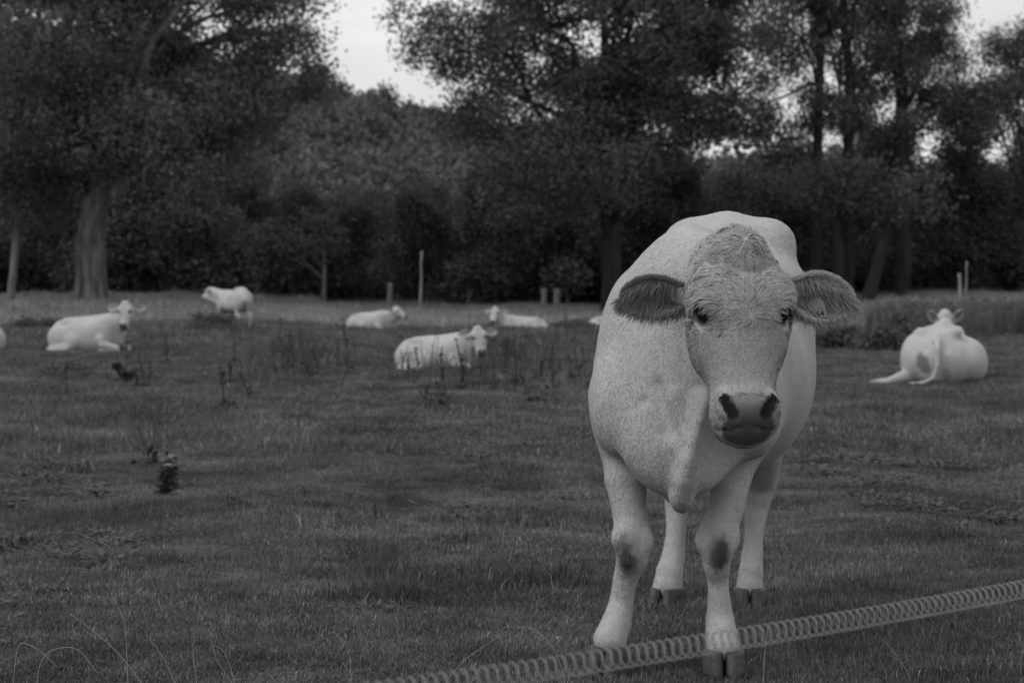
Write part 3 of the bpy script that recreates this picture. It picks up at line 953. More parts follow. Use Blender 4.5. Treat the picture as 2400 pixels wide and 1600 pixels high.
def on_ear(k, px, py, off):
    Vw = EARS[k][1].reshape(-1, 3) @ HR.T + HO
    d2 = (1200 + Vw[:, 0] / Vw[:, 1] * FPX - px) ** 2 + (HZ + (EYE - Vw[:, 2]) / Vw[:, 1] * FPX - py) ** 2
    return LC(px, py, Vw[np.argmin(d2), 1] - off)
ear_tag(hero, on_ear(1, 1915, 722, .022), np.array([1, -.1, .17]) @ HR, up_, tow, .046, .058, (('364', .0235, -.025),))
ear_tag(hero, on_ear(0, 1535, 716, .006), np.array([1, .1, -.04]) @ HR, up_, tow, .036, .05, None, M['dtag'])

# ------------------------------------------------------------------ the cows further off
def finish_cow(name, F, H, label, loc, rz, detail_tone=None, hoof_at=(), ears=None, ear_tones=((.27, .48), (.27, .48)), base=.40, scale=1.0, smooth=2):
    me, V, Q = F.mesh('body', smooth)
    tone = np.full(len(V), base) * (1 + .06 * fbm(V * 4.0, 91, 2))
    tone = head_tone(H, V, tone)
    if detail_tone is not None:
        tone = detail_tone(V, tone)
    root = tag(empty('cow', loc, rz), label, 'cow', 'white cows in the pasture')
    root.scale = (scale,) * 3
    set_tone(me, tone)
    obj('body', me, M['hide'], root)
    for sg in (-1, 1):
        obj('eye', eyeball(.026 * H['s']), M['eye'], root, hp(H, .245, sg * .096, .048))
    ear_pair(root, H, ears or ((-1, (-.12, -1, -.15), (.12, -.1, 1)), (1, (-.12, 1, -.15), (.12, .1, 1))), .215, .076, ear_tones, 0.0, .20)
    for ft, hd in hoof_at:
        hooves(root, np.asarray(ft, dtype=float), hd, .12, .05, .06, .028)
    return root

def lying_cow(label, loc, rz, head_o, head_a, head_c, scale=1.0, near=1, h=.02, tail=None, ears=None, dt=None, hs=1.0, hind=True, wide=1.0, ptop=1.75, extra=None):
    """local axes: x forward, y left, z up; near = the side whose legs show (+1 left, -1 right)"""
    H = head_frame(head_o, head_a, head_c, hs)
    F = Field((-1.35, -.95, -.06), (1.75, .95, 1.35), h)
    e = np.eye(3)
    F.loft((0, 0, 0), e[0], e[1], e[2], [
        (-1.02, 0, .03, .34, .05, .05), (-.97, 0, .14 * wide, .34, .15, .2), (-.84, 0, .25 * wide, .34, .27, .33), (-.6, 0, .335 * wide, .34, .385, .38), (-.3, 0, .375 * wide, .34, .43, .4), (.0, 0, .375 * wide, .34, .44, .4),
        (.3, 0, .33, .37, .45, .42), (.52, 0, .26, .41, .43, .38), (.68, 0, .18, .44, .34, .3), (.78, 0, .09, .45, .2, .2), (.82, 0, .02, .45, .04, .05)], k=.06, p=2.2, ptop=ptop)
    F.cone((-.78, 0, .61), (.45, 0, .765), .045, .06, .12)
    if extra: extra(F)
    for sg in (-1, 1):
        F.ell((-.52, sg * .17, .675), (.10, .07, .05), None, .14)
        F.ell((.42, sg * .22, .50), (.19, .09, .27), None, .10)
    for sg in (-1, 1):
        k = 1.0 if sg == near else .85
        # hind leg folded: thigh, stifle, hock, foot
        F.ell((-.58, sg * .30 * k, .30), (.30, .13, .27), None, .08)
        F.ell((-.30, sg * .37 * k, .24), (.16, .09, .17), None, .08)
        if hind:
            F.chain([(np.array((-.36, sg * .41 * k, .12)), .09), (np.array((-.80, sg * .40 * k, .085)), .06), (np.array((-.62, sg * .47 * k, .05)), .042), (np.array((-.36, sg * .50 * k, .045)), .045)], .05)
        # front leg folded under
        F.chain([(np.array((.36, sg * .31 * k, .30)), .11), (np.array((.42, sg * .34 * k, .18)), .095), (np.array((.72, sg * .30 * k, .11)), .072), (np.array((.74, sg * .30 * k, .06)), .055), (np.array((.45, sg * .36 * k, .045)), .042), (np.array((.34, sg * .38 * k, .045)), .046)], .05)
    base = hp(H, .13, 0, -.11); thr = hp(H, .30, 0, -.15)
    F.cone((.50, 0, .56), base, .17, .105 * hs, .12)
    F.cone((.58, 0, .42), thr, .15, .07 * hs, .13)
    if tail:
        F.chain(tail, .03)
    build_head(F, H, True)
    hoof_at = [((.28, sg * .385 * (1 if sg == near else .85), .0), (-1, .1 * sg)) for sg in (-1, 1)]
    if hind:
        hoof_at += [((-.26, sg * .50 * (1 if sg == near else .85), .0), (1, .1 * sg)) for sg in (-1, 1)]
    return finish_cow('cow', F, H, label, loc, rz, dt, hoof_at, ears, scale=scale)

def facing(rz, world_dir):
    c, s = math.cos(-rz), math.sin(-rz)
    x, y, z = world_dir
    return np.array([c * x - s * y, s * x + c * y, z])

# left: broadside, heading right, head turned to the camera
p = on_ground(215, 43.5); rz = math.radians(-14)
lying_cow('white cow lying broadside at left below the old oak, head raised toward camera', p + [.0, 0, -.02], rz,
          (.82, -.05, 1.12), facing(rz, (.0, -.42, -.9)), facing(rz, (0, -.9, .42)), 1.0, near=-1, hs=1.16)
# far left edge, only the forequarters show
p = on_ground(-60, 44.0); rz = math.radians(172)
lying_cow('white cow mostly cut off by the left edge of the picture', p + [-.25, 0, -.05], rz,
          (1.0, 0.1, .98), facing(rz, (-.7, .1, -.6)), facing(rz, (-.6, 0, .7)), .95, near=1)
# middle, behind the dry stalks
p = on_ground(1035, 31.4); rz = math.radians(-12)
lying_cow('smaller white heifer lying behind dry weed stalks, ears out, looking this way', p + [-.02, 0, -.02], rz,
          (.84, -.1, 1.0), facing(rz, (.15, -.40, -.9)), facing(rz, (.12, -.92, .42)), .72, near=-1, hs=1.24)
# far middle-left, facing right
p = on_ground(872, 66); rz = math.radians(-18)
lying_cow('distant white cow lying with head lowered to the right, beside tall thin pole', p + [0, 0, -.04], rz,
          (.88, -.02, .98), facing(rz, (.72, -.35, -.6)), facing(rz, (.6, -.4, .7)), .88, near=-1, h=.024, hs=1.15)
# far middle, head at left
p = on_ground(1212, 69); rz = math.radians(180 + 12)
lying_cow('distant white cow lying low with its head raised at its left end', p + [.1, 0, -.33], rz,
          (.85, .1, 1.12), facing(rz, (-.15, -.5, -.85)), facing(rz, (-.2, -.85, .5)), 1.03, near=1, h=.024, hs=1.15)
# a sliver beside the cow in front
p = on_ground(1436, 73); rz = math.radians(180 - 8)
lying_cow('white cow almost hidden behind the big cow, its rump just showing', p + [0, 0, -.30], rz + math.pi,
          (.9, 0, .85), facing(rz + math.pi, (.8, -.1, -.55)), facing(rz + math.pi, (.5, -.1, .8)), .95, near=-1, h=.024)
# right: seen from behind
p = on_ground(2226, 26.9); rz = math.radians(74)
def belly(F):
    F.ell((-.15, -.36, .30), (.62, .27, .33), None, .12)
    F.ell((-.50, .30, .36), (.36, .20, .33), None, .12)
    for sg in (-1, 1):
        F.ell((-.55, sg * .23, .70), (.11, .075, .06), None, .06)
        F.ell((-.97, sg * .15, .56), (.09, .08, .11), None, .06, cut=True)
    F.cone((-.9, 0, .60), (.3, 0, .80), .045, .05, .05)
    F.chain([(np.array((-.72, .40, .12)), .10), (np.array((-.92, .62, .06)), .055), (np.array((-.98, .84, .045)), .035)], .05)
def rump_patches(V, tone):  # darker patches on the rump, either side of the tail
    r = np.sqrt(((V[:, 1] - .16) / .11) ** 2 + ((V[:, 2] - .30) / .16) ** 2)
    m = sstep(1.15, .7, r + .25 * fbm(V * 9, 5, 2)) * (V[:, 0] < -.6)
    r2 = np.sqrt(((V[:, 1] + .13) / .07) ** 2 + ((V[:, 2] - .16) / .10) ** 2)
    m2 = sstep(1.1, .6, r2) * (V[:, 0] < -.5)
    tone = tone * (1 - .62 * m) * (1 - .35 * m2)
    return tone
lying_cow('white cow lying with its back to the camera, tail curled round, ears upright', p + [.0, .55, -.02], rz,
          (.86, .0, .98), facing(rz, (.1, .75, -.6)), facing(rz, (.05, .6, .75)), 1.0, near=1, h=.0165,
          tail=[(np.array((-.93, -.02, .60)), .05), (np.array((-1.06, -.03, .50)), .042), (np.array((-1.10, -.03, .28)), .035), (np.array((-1.10, .02, .12)), .03), (np.array((-1.06, .16, .05)), .03), (np.array((-1.02, .34, .04)), .022)],
          ears=((-1, (-.95, -.42, -.1), (.1, -.3, -1)), (1, (-.95, .42, -.1), (.1, .3, -1))), dt=rump_patches, wide=1.12, ptop=1.95, extra=belly, hind=False)
# far left of centre: standing, seen from behind and the side
p = on_ground(556, 64.0); rz = math.radians(180 - 58)
lg = []
for u, v in ((-.05, -.10), (.06, .26)):
    lg.append([(np.array((u - .02, v, .75)), .10), (np.array((u, v, .55)), .065), (np.array((u + .02, v, .38)), .055), (np.array((u, v, .2)), .035), (np.array((u, v, .10)), .045)])
for u, v in ((-1.42, -.08), (-1.3, .26)):
    lg.append([(np.array((u + .1, v, .85)), .13), (np.array((u + .05, v, .62)), .085), (np.array((u - .08, v, .48)), .055), (np.array((u - .05, v, .25)), .036), (np.array((u, v, .10)), .045)])
H = head_frame((.66, .34, 1.47), nrm((.50, .70, -.55)), (.35, .45, .85), 1.05)
F = Field((-1.85, -.48, .0), (1.35, .85, 1.6), .024)
standing_body(F, H, lg, depth=.72)
FAR = finish_cow('cow', F, H, 'small distant white cow standing alone, rump toward camera, head to the left', p + np.array([math.cos(rz) * .65, math.sin(rz) * .65, 0]), rz,
           hoof_at=[((u, v, 0), (1, 0)) for u, v in ((-.05, -.1), (.06, .26), (-1.42, -.08), (-1.3, .26))])

# ------------------------------------------------------------------ trees
def leaf_quads(C, per, spread_, size, r, flatz=.75):
    n = len(C) * per
    c = np.repeat(C, per, 0) + r.normal(0, 1, (n, 3)) * np.array([spread_, spread_, spread_ * flatz])
    d = nrm(r.normal(0, 1, (n, 3)) + np.array([0, 0, -.25]))
    s = nrm(np.cross(d, r.normal(0, 1, (n, 3))))
    L_ = (size * r.uniform(.6, 1.35, n))[:, None]
    V = np.stack([c - d * L_ * .5, c + s * L_ * .34, c + d * L_ * .5, c - s * L_ * .34], 1).reshape(-1, 3)
    return V, np.arange(n * 4).reshape(-1, 4)

def crown_points(lobes, n, gap, gscale, seed, r, shell=.45):
    """cluster centres in a union of ellipsoids (cx,cy,cz,rx,ry,rz), thinned by noise"""
    L_ = np.array(lobes, dtype=float)
    vol = L_[:, 3] * L_[:, 4] * L_[:, 5]
    out = []
    need = n
    while need > 0:
        k = r.choice(len(L_), n * 2, p=vol / vol.sum())
        d = nrm(r.normal(0, 1, (n * 2, 3))) * (r.uniform(shell ** 3, 1, (n * 2, 1)) ** (1 / 3))
        P = L_[k, :3] + d * L_[k, 3:]
        keep = fbm(P / gscale, seed, 2) > gap
        out.append(P[keep]); need -= keep.sum()
    return np.concatenate(out)[:n]

def limb(mb, p0, p1, r0, r1, r, sag=.15, n=9, sides=7):
    p0 = np.asarray(p0, dtype=float); p1 = np.asarray(p1, dtype=float)
    L_ = np.linalg.norm(p1 - p0)
    m = (p0 + p1) / 2 + np.array([r.normal(0, .1), r.normal(0, .1), sag]) * L_
    pts = bez(p0, m, p1, n)
    pts[1:-1] += r.normal(0, .018, (n - 2, 3)) * L_
    mb.tube(pts, np.linspace(r0, r1, n), sides)
    return pts

def tree_meshes(trunk_pts, trunk_r, lobes, n, per, spread_, size, seed, gap=-.15, gscale=2.4, limbs=16, limb_r=.12, fork=.35, sides=14, noise=.25, shell=.45):
    r = np.random.default_rng(seed)
    C = crown_points(lobes, n, gap, gscale, seed, r, shell)
    mb = MB()
    tp = np.asarray(trunk_pts, dtype=float)
    k = max(24, len(tp) * 6)
    tt = np.linspace(0, len(tp) - 1, k)
    ii = np.minimum(tt.astype(int), len(tp) - 2); ff = (tt - ii)[:, None]
    pts = tp[ii] * (1 - ff) + tp[ii + 1] * ff
    for it in range(3): pts[1:-1] = (pts[:-2] + 2 * pts[1:-1] + pts[2:]) / 4
    rad = np.interp(tt, np.arange(len(tp)), trunk_r)
    mb.tube(pts, rad, sides, True, noise)
    order = r.permutation(len(C))[:limbs]
    for q in order:
        s_ = r.uniform(fork, .97) * (k - 1)
        s_ = int(s_)
        pp = limb(mb, pts[s_], C[q], min(limb_r, rad[s_] * .7), limb_r * .16, r)
        near_ = C[np.argsort(((C - C[q]) ** 2).sum(1))[1:6]]
        for c in near_:
            limb(mb, pp[r.integers(4, 8)], c, limb_r * .22, limb_r * .07, r, .1, 5, 5)
    V, Qd = leaf_quads(C, per, spread_, size, r)
    return mb.mesh('trunk'), mesh_from('crown', V, Qd, False)

def tree(name, label, loc, meshes, bark, leaf, rz=0.0, scale=1.0, group=None, cat='tree'):
    root = tag(empty(name, loc, rz), label, cat, group)
    root.scale = (scale,) * 3 if not isinstance(scale, tuple) else scale
    obj('trunk', meshes[0], bark, root)
    obj('crown', meshes[1], leaf, root)
    return root

def lob(loc, D, px, py, rx, ry, depth):
    """ellipsoid given in photo pixels at distance D, relative to loc"""
    c = W(px, py, D) - loc
    k = D / FPX
    return (c[0], c[1], c[2], rx * k, depth, ry * k)

# the old oak at left
D = 95.0
loc = on_ground(212, D)
lobes = [lob(loc, D, 190, 130, 330, 170, 6.5), lob(loc, D, 420, 250, 250, 130, 6.0), lob(loc, D, 90, 330, 230, 120, 6.0), lob(loc, D - 2, 330, 330, 260, 90, 5.0),
         lob(loc, D, 640, 60, 140, 95, 4.0), lob(loc, D, 660, 190, 150, 42, 3.5), lob(loc, D, 560, -60, 230, 100, 5.0), lob(loc, D, 200, -120, 380, 160, 6.5), lob(loc, D - 3, 470, 400, 130, 60, 3.5), lob(loc, D, 60, 480, 120, 70, 3.5)]
T0 = lambda px, py, d=D: W(px, py, d) - loc
tm = tree_meshes([(0, 0, -.3), (0, 0, .25), T0(212, 640), T0(208, 560), T0(222, 480), T0(245, 400), T0(262, 300), T0(300, 150), T0(340, 0)],
                 [.80, .72, .64, .60, .56, .45, .36, .25, .1], lobes, 2700, 60, .46, .185, 11, -.32, 2.6, 22, .30, .5, 16, .32)
oak = tree('oak_tree', 'old broad oak with thick ribbed trunk at left, crown filling the upper left', loc, tm, M['bark'], M['leaf'])
r = np.random.default_rng(4)
mb = MB()
mb.tube(bez(T0(225, 470), T0(205, 420), T0(185, 330), 9), np.linspace(.42, .2, 9), 10, True, .2)
mb.tube(bez(T0(245, 400), T0(300, 330), T0(470, 100), 12), np.linspace(.35, .13, 12), 9)
mb.tube(bez(T0(395, 190), T0(430, 105), T0(510, 100), 10), np.linspace(.17, .10, 10), 8)
mb.tube(bez(T0(505, 100), T0(560, 85), T0(640, 110), 10), np.linspace(.11, .04, 10), 8)
mb.tube(bez(T0(405, 180), T0(400, 60), T0(480, 15), 10), np.linspace(.18, .06, 10), 8)
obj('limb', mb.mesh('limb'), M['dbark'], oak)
mb = MB()   # buttress ribs that give the bole its fluted look
for k in range(7):
    a = k / 7 * 2 * math.pi + .3
    d = np.array([math.cos(a), math.sin(a), 0])
    mb.tube([d * .80 + [0, 0, -.2], d * .66 + [0, 0, .4], d * .60 + [0, 0, 1.6], d * .56 + [0, 0, 3.0], d * .45 + [0, 0, 4.4]], [.19, .18, .15, .13, .06], 8, True, .35)
obj('root_flare', mb.mesh('root_flare'), M['bark'], oak)

# the spreading tree behind the cow
D = 98.0
loc = on_ground(1432, D)
T0 = lambda px, py, d=D: W(px, py, d) - loc
lobes = [lob(loc, D, 1420, 60, 330, 190, 6.0), lob(loc, D, 1100, 110, 170, 85, 4.0), lob(loc, D, 1000, 60, 100, 60, 2.5), lob(loc, D, 1280, 270, 260, 110, 5.0), lob(loc, D, 1580, 170, 220, 120, 5.0), lob(loc, D, 1690, 60, 130, 130, 4.0), lob(loc, D, 1640, 260, 130, 70, 4.0), lob(loc, D, 1500, 300, 200, 80, 4.0),
         lob(loc, D - 3, 1330, 400, 220, 90, 4.0), lob(loc, D, 1400, -120, 330, 120, 6.0), lob(loc, D, 1600, -20, 180, 90, 5.0), lob(loc, D - 2, 1230, 480, 150, 70, 3.0)]
tm = tree_meshes([(0, 0, -.3), (0, 0, .3), T0(1432, 600), T0(1430, 480), T0(1428, 330), T0(1420, 150), T0(1410, -30)], [.62, .52, .46, .44, .36, .24, .1], lobes, 2500, 58, .45, .185, 23, -.28, 2.2, 24, .2, .4, 12, .2)
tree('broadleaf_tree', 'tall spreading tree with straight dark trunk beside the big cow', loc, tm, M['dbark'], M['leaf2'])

# slim trees standing against the sky at right
def slim(label, px, base_py, pts, radii, lobes_px, n, seed, D=104.0, per=46, size=.155, gap=-.12, name='slim_tree'):
    loc = on_ground(px, D)
    T0 = lambda a, b: W(a, b, D) - loc
    lb = [lob(loc, D, *q) for q in lobes_px]
    tm = tree_meshes([(0, 0, -.3)] + [T0(a, b) for a, b in pts], radii, lb, n, per, .38, size, seed, gap, 1.7, 14, .09, .4, 10, .12)
    return tree(name, label, loc, tm, M['dbark'], M['leaf2'])
slim('slim dark tree with leaning side stem, left of the three against the sky', 1918, 690, [(1915, 600), (1917, 300), (1922, 150), (1930, 0), (1935, -120)], [.3, .27, .25, .22, .18, .1],
     [(1860, 60, 120, 100, 3), (1850, 200, 90, 70, 2.5), (1890, 260, 140, 60, 3), (1760, 285, 110, 45, 2.5), (1880, -60, 130, 80, 3)], 520, 41)
slim('slim dark tree with slightly bent stem between the other two', 1985, 690, [(1990, 600), (1988, 300), (1994, 190), (1980, 80), (1975, -20), (1970, -140)], [.32, .3, .28, .26, .22, .2, .1],
     [(2010, 90, 110, 110, 3), (2010, 240, 110, 80, 3), (1990, -40, 120, 90, 3)], 460, 42)
slim('thicker dark tree with forked stem, rightmost of the three against the sky', 2115, 690, [(2118, 600), (2112, 330), (2114, 220), (2098, 120), (2088, 30), (2080, -120)], [.42, .38, .36, .33, .28, .24, .1],
     [(2120, 60, 130, 110, 3), (2180, 170, 100, 100, 3), (2130, 260, 150, 70, 3), (2220, 60, 60, 70, 2), (2110, -60, 140, 80, 3)], 720, 43)
slim('loose leafy young tree at the right edge of the picture', 2420, 690, [(2420, 600), (2420, 300), (2430, 100)], [.25, .22, .15, .05],
     [(2330, 230, 100, 50, 2.5), (2350, 120, 55, 45, 1.5), (2420, 180, 70, 130, 2.5), (2300, 280, 110, 45, 2.5)], 430, 44)
locs = on_ground(1918, 104.0)

# the wood along the far side: a few kinds, copied
def wood_kind(seed, hgt, wid, base, n=560, per=52, size=.23):
    r = np.random.default_rng(seed)
    lobes = []
    for k in range(7):
        z = base + (hgt - base) * (k + .6) / 7.0
        rr = wid * (1 - .55 * (k / 6.0) ** 2)
        a = r.uniform(0, 6.28)
        lobes.append((math.cos(a) * wid * .35, math.sin(a) * wid * .35, z, rr * .8, rr * .8, (hgt - base) / 5.5))
    return tree_meshes([(0, 0, -.4), (0, 0, .3), (r.normal(0, .15), 0, hgt * .4), (r.normal(0, .3), 0, hgt * .9)], [.30, .24, .2, .06], lobes, n, per, .5, size, seed, -.3, 1.8, 10, .09, .25, 9, .15)
kinds = [wood_kind(301, 10.5, 3.4, 2.4), wood_kind(302, 9.2, 3.6, 1.8), wood_kind(303, 12.0, 3.2, 3.0), wood_kind(304, 8.2, 3.0, 1.0)]
r = np.random.default_rng(9)
WOOD = []
for row, (D, step, hs) in enumerate(((110, 3.7, .80), (118, 4.0, .86), (128, 4.6, .92))):
    x = -40.0 + row
    while x < 42:
        px = 1200 + x / D * FPX
        ok = True
        s = hs * r.uniform(.84, 1.10)
        if px > 1150: s *= 1.0
        elif px > 430: s *= .80
        y = D + r.normal(0, 1.3)
        WOOD.append((x, y, s, r.integers(0, 4), r.uniform(0, 6.28)))
        x += step * r.uniform(.75, 1.25)
for x, y, s, k, a in WOOD:
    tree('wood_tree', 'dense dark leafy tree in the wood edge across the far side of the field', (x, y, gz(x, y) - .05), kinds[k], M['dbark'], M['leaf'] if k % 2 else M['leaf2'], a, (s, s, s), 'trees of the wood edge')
# undergrowth under the wood
ug = []
for k in range(4):
    rr = np.random.default_rng(600 + k)
    C = crown_points([(0, 0, .9, 1.7, 1.5, 1.1)], 80, -.4, 1.0, 600 + k, rr, .2)
    V, Qd = leaf_quads(C, 26, .3, .26, rr)
    me = mesh_from('undergrowth', V, Qd, False); me.materials.append(M['leaf2']); ug.append(me)
n = 230
x = rng.uniform(-44, 46, n); y = rng.uniform(109, 134, n)
s = rng.uniform(.7, 1.5, n)
tag(scatter('undergrowth', np.stack([x, y, zg(x, y)], -1), np.stack([0 * x, 0 * x, rng.uniform(0, 6.28, n)], -1), np.stack([s, s, s * rng.uniform(.8, 1.7, n)], -1), ug),
    'dark tangled undergrowth beneath the trees of the wood', 'undergrowth', kind='stuff')
# the wooded hill
hw_ = []
for k in range(4):
    rr = np.random.default_rng(650 + k)
    C = crown_points([(0, 0, 4.2, 3.6, 3.6, 3.6), (1.5, .5, 6.2, 2.2, 2.2, 2.2), (-1.6, -.6, 5.0, 2.4, 2.4, 2.6)], 240, -.35, 1.6, 650 + k, rr, .55)
    V, Qd = leaf_quads(C, 15, .55, .62, rr)
    me = mesh_from('hill_crown', V, Qd, False); me.materials.append(M['leaf3']); hw_.append(me)
n = 2600
y = 134 + 225 * rng.uniform(0, 1, n) ** .9; x = rng.uniform(-1, 1, n) * (.34 * y + 14)
s = rng.uniform(.55, 1.0, n)
tag(scatter('hillside_wood', np.stack([x, y, zg(x, y) - .8], -1), np.stack([0 * x, 0 * x, rng.uniform(0, 6.28, n)], -1), np.stack([s, s, s * rng.uniform(.85, 1.35, n)], -1), hw_),
    'wooded hillside rising behind the field', 'wood', kind='stuff')

# pale thin stems standing at the wood edge
def stem_tree(label, px, D, top_px, top_py, r0, bark, seed, crown=None, name='sapling', group=None):
    loc = on_ground(px, D)
    T1 = W(top_px, top_py, D) - loc
    lb = [lob(loc, D, *crown)] if crown else [(T1[0], T1[1], T1[2], .9, .9, .8)]
    tm = tree_meshes([(0, 0, -.3), T1 * .5 + [r0 * .5, 0, 0], T1], [r0 * 1.25, r0, r0 * .55], lb, 60, 24, .4, .24, seed, -.4, 1.5, 6, .05, .4, 8, .1)
    return tree(name, label, loc, tm, bark, M['leaf2'], group=group)
stem_tree('pale leaning tree stem cut by the left edge of the picture', 22, 94, 40, 470, .17, M['pbark'], 71, (60, 420, 90, 90, 2.0))
stem_tree('straight pale sapling stem in shade, right of the standing cow', 758, 107, 758, 560, .10, M['bark'], 72, (700, 560, 110, 60, 2.0))
for k, (px, tp) in enumerate(((646, 655), (690, 640), (1045, 650), (1099, 640), (1160, 660), (1236, 640), (1330, 650), (375, 600))):
    stem_tree('faint thin sapling stem in the shade of the wood edge', px, 108 + k % 3, px + (-4, 5, 2)[k % 3], tp, .085, M['bark'], 80 + k, group='thin stems at the wood edge')
# dark trunks behind the cow at right
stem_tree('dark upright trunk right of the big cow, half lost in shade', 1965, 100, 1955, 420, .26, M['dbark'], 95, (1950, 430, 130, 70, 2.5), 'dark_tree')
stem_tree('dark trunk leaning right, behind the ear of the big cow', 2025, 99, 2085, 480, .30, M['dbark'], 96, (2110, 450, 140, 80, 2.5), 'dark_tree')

# shrubs and bramble heaps in the field
def shrub_mesh(seed, rx, rz_, n=46, size=.09, per=30):
    rr = np.random.default_rng(seed)
    C = crown_points([(0, 0, rz_ * .45, rx, rx * .7, rz_ * .55), (rx * .35, 0, rz_ * .35, rx * .6, rx * .6, rz_ * .5)], n, -.35, .5, seed, rr, .1)
    V, Qd = leaf_quads(C, per, .11, size, rr)
    mb = MB()
    for q in range(12):
        mb.tube(bez((rr.normal(0, .12), rr.normal(0, .12), -.05), C[q] * [.5, .5, .9], C[q], 6), np.linspace(.012, .004, 6), 5)
    return mb.mesh('stems'), mesh_from('foliage', V, Qd, False)
def shrub(name, label, px, D, seed, rx, hz, mat_=None, **kw):
    s_, f_ = shrub_mesh(seed, rx, hz, **kw)
    root = tag(empty(name, on_ground(px, D)), label, 'shrub')
    obj('stems', s_, M['weed'], root); obj('foliage', f_, mat_ or M['leaf2'], root)
    return root
shrub('bramble', 'low dark bramble heap just right of the big cow', 1965, 46, 701, .62, .62, n=70)
shrub('bramble', 'dark bramble heap between the big cow and the lying rear-view cow', 2055, 44, 702, .50, .62, n=70)
shrub('bramble', 'dark sloping bramble mound behind the left hip of the rear-view cow', 2150, 53, 703, .75, .85, n=80)
shrub('bramble', 'small dark bush at the left edge behind the broadside cow', 62, 60, 704, .6, .35, n=50)
shrub('bramble', 'dark low bush just left of the broadside cow at the oak', 118, 61, 705, .7, .38, n=50)
shrub('bramble', 'dark weedy mound below the feet of the far standing cow', 498, 60.5, 706, .8, .36, n=60)
shrub('bramble', 'thin dark bush low between the distant head-left cow and big cow', 1352, 66, 707, .75, .30, n=50)
shrub('bramble', 'dark low bush right of the reclining head-left cow', 1310, 64, 708, .6, .22, n=40)
shrub('bramble', 'small dark weed clump low in the grass at left', 155, 27.5, 709, .22, .18, n=26, size=.05)

# tall weeds behind the right-hand cow
tw = []
for k in range(5):
    rr = np.random.default_rng(720 + k)
    mb = MB()
    for q in range(44):
        b0 = rr.normal(0, .32, 2); h_ = rr.uniform(.5, 1.05)
        pts = bez((b0[0], b0[1], -.05), (b0[0] + rr.normal(0, .03), b0[1], h_ * .5), (b0[0] + rr.normal(0, .12), b0[1] + rr.normal(0, .1), h_), 5)
        mb.tube(pts, np.linspace(.007, .004, 5), 4)
        if rr.uniform() < .22:
            V, Qd = leaf_quads(pts[2:], 5, .035, .06, rr); mb.add(V, Qd)
    me = mb.mesh('tall_weed'); me.materials.append(M['weed'] if k == 1 else M['leaf3']); tw.append(me)
n = 170
px = rng.uniform(2060, 2440, n); D_ = rng.uniform(52, 74, n); x = (px - 1200) / FPX * D_
s = rng.uniform(.7, 1.15, n)
tag(scatter('tall_weeds', np.stack([x, D_, zg(x, D_)], -1), np.stack([0 * x, 0 * x, rng.uniform(0, 6.28, n)], -1), np.stack([s, s, s], -1), tw),
    'stand of tall dry weeds behind the rear-view cow', 'weeds', kind='stuff')

# ---- dry weed stalks, one by one
def stalk(px, py, tx, ty, label, group, thick=1.0, seed=0):
    rr = np.random.default_rng(seed)
    D = EYE * FPX / (py - HZ)
    p0 = W(px, py, D); p0[2] = gz(p0[0], p0[1])
    p1 = W(tx, ty, D - .1)
    mb = MB()
    n = 9
    L_ = np.linalg.norm(p1 - p0)
    pts = bez((0, 0, -.04), (p1 - p0) * .5 + [rr.normal(0, .05) * L_, rr.normal(0, .05) * L_, 0], p1 - p0, n)
    w_ = .0085 * thick
    mb.tube(pts, np.linspace(w_, w_ * .5, n), 5)
    sd_ = MB()
    for q in range(rr.integers(1, 4)):
        i0 = rr.integers(3, 7)
        e_ = pts[i0] + np.array([rr.normal(0, .10), rr.normal(0, .1), rr.uniform(.08, .25)]) * L_
        b_ = bez(pts[i0], (pts[i0] + e_) / 2 + [0, 0, -.02], e_, 5)
        mb.tube(b_, np.linspace(w_ * .6, w_ * .35, 5), 4)
        V, Qd = leaf_quads(b_[2:], 6, .007 * thick, .020 * thick, rr); sd_.add(V, Qd)
    V, Qd = leaf_quads(pts[5:], 9, .008 * thick, .022 * thick, rr); sd_.add(V, Qd)
    V, Qd = leaf_quads(pts[:2] + [0, 0, .05], 8, .05, .07, rr); sd_.add(V, Qd)
    root = tag(empty('weed_stalk', p0), label, 'weed', group)
    obj('stem', mb.mesh('stem'), M['weed'], root)
    tag(obj('seed_head', sd_.mesh('seed_head', False), M['weed'], root), kind='stuff')
G1, G2, G3 = 'stalks left of the smaller heifer', 'stalks in front of the smaller heifer', 'stalks between the smaller heifer and the big cow'
L1 = 'dark dry weed stalk standing in grass left of the smaller heifer'
L2 = 'thin dark weed stalk crossing in front of the smaller lying heifer'
L3 = 'dark dry weed stalk in grass between smaller heifer and big cow'
L4 = 'dark dry weed stalk in grass below the broadside cow at left'
k = 0
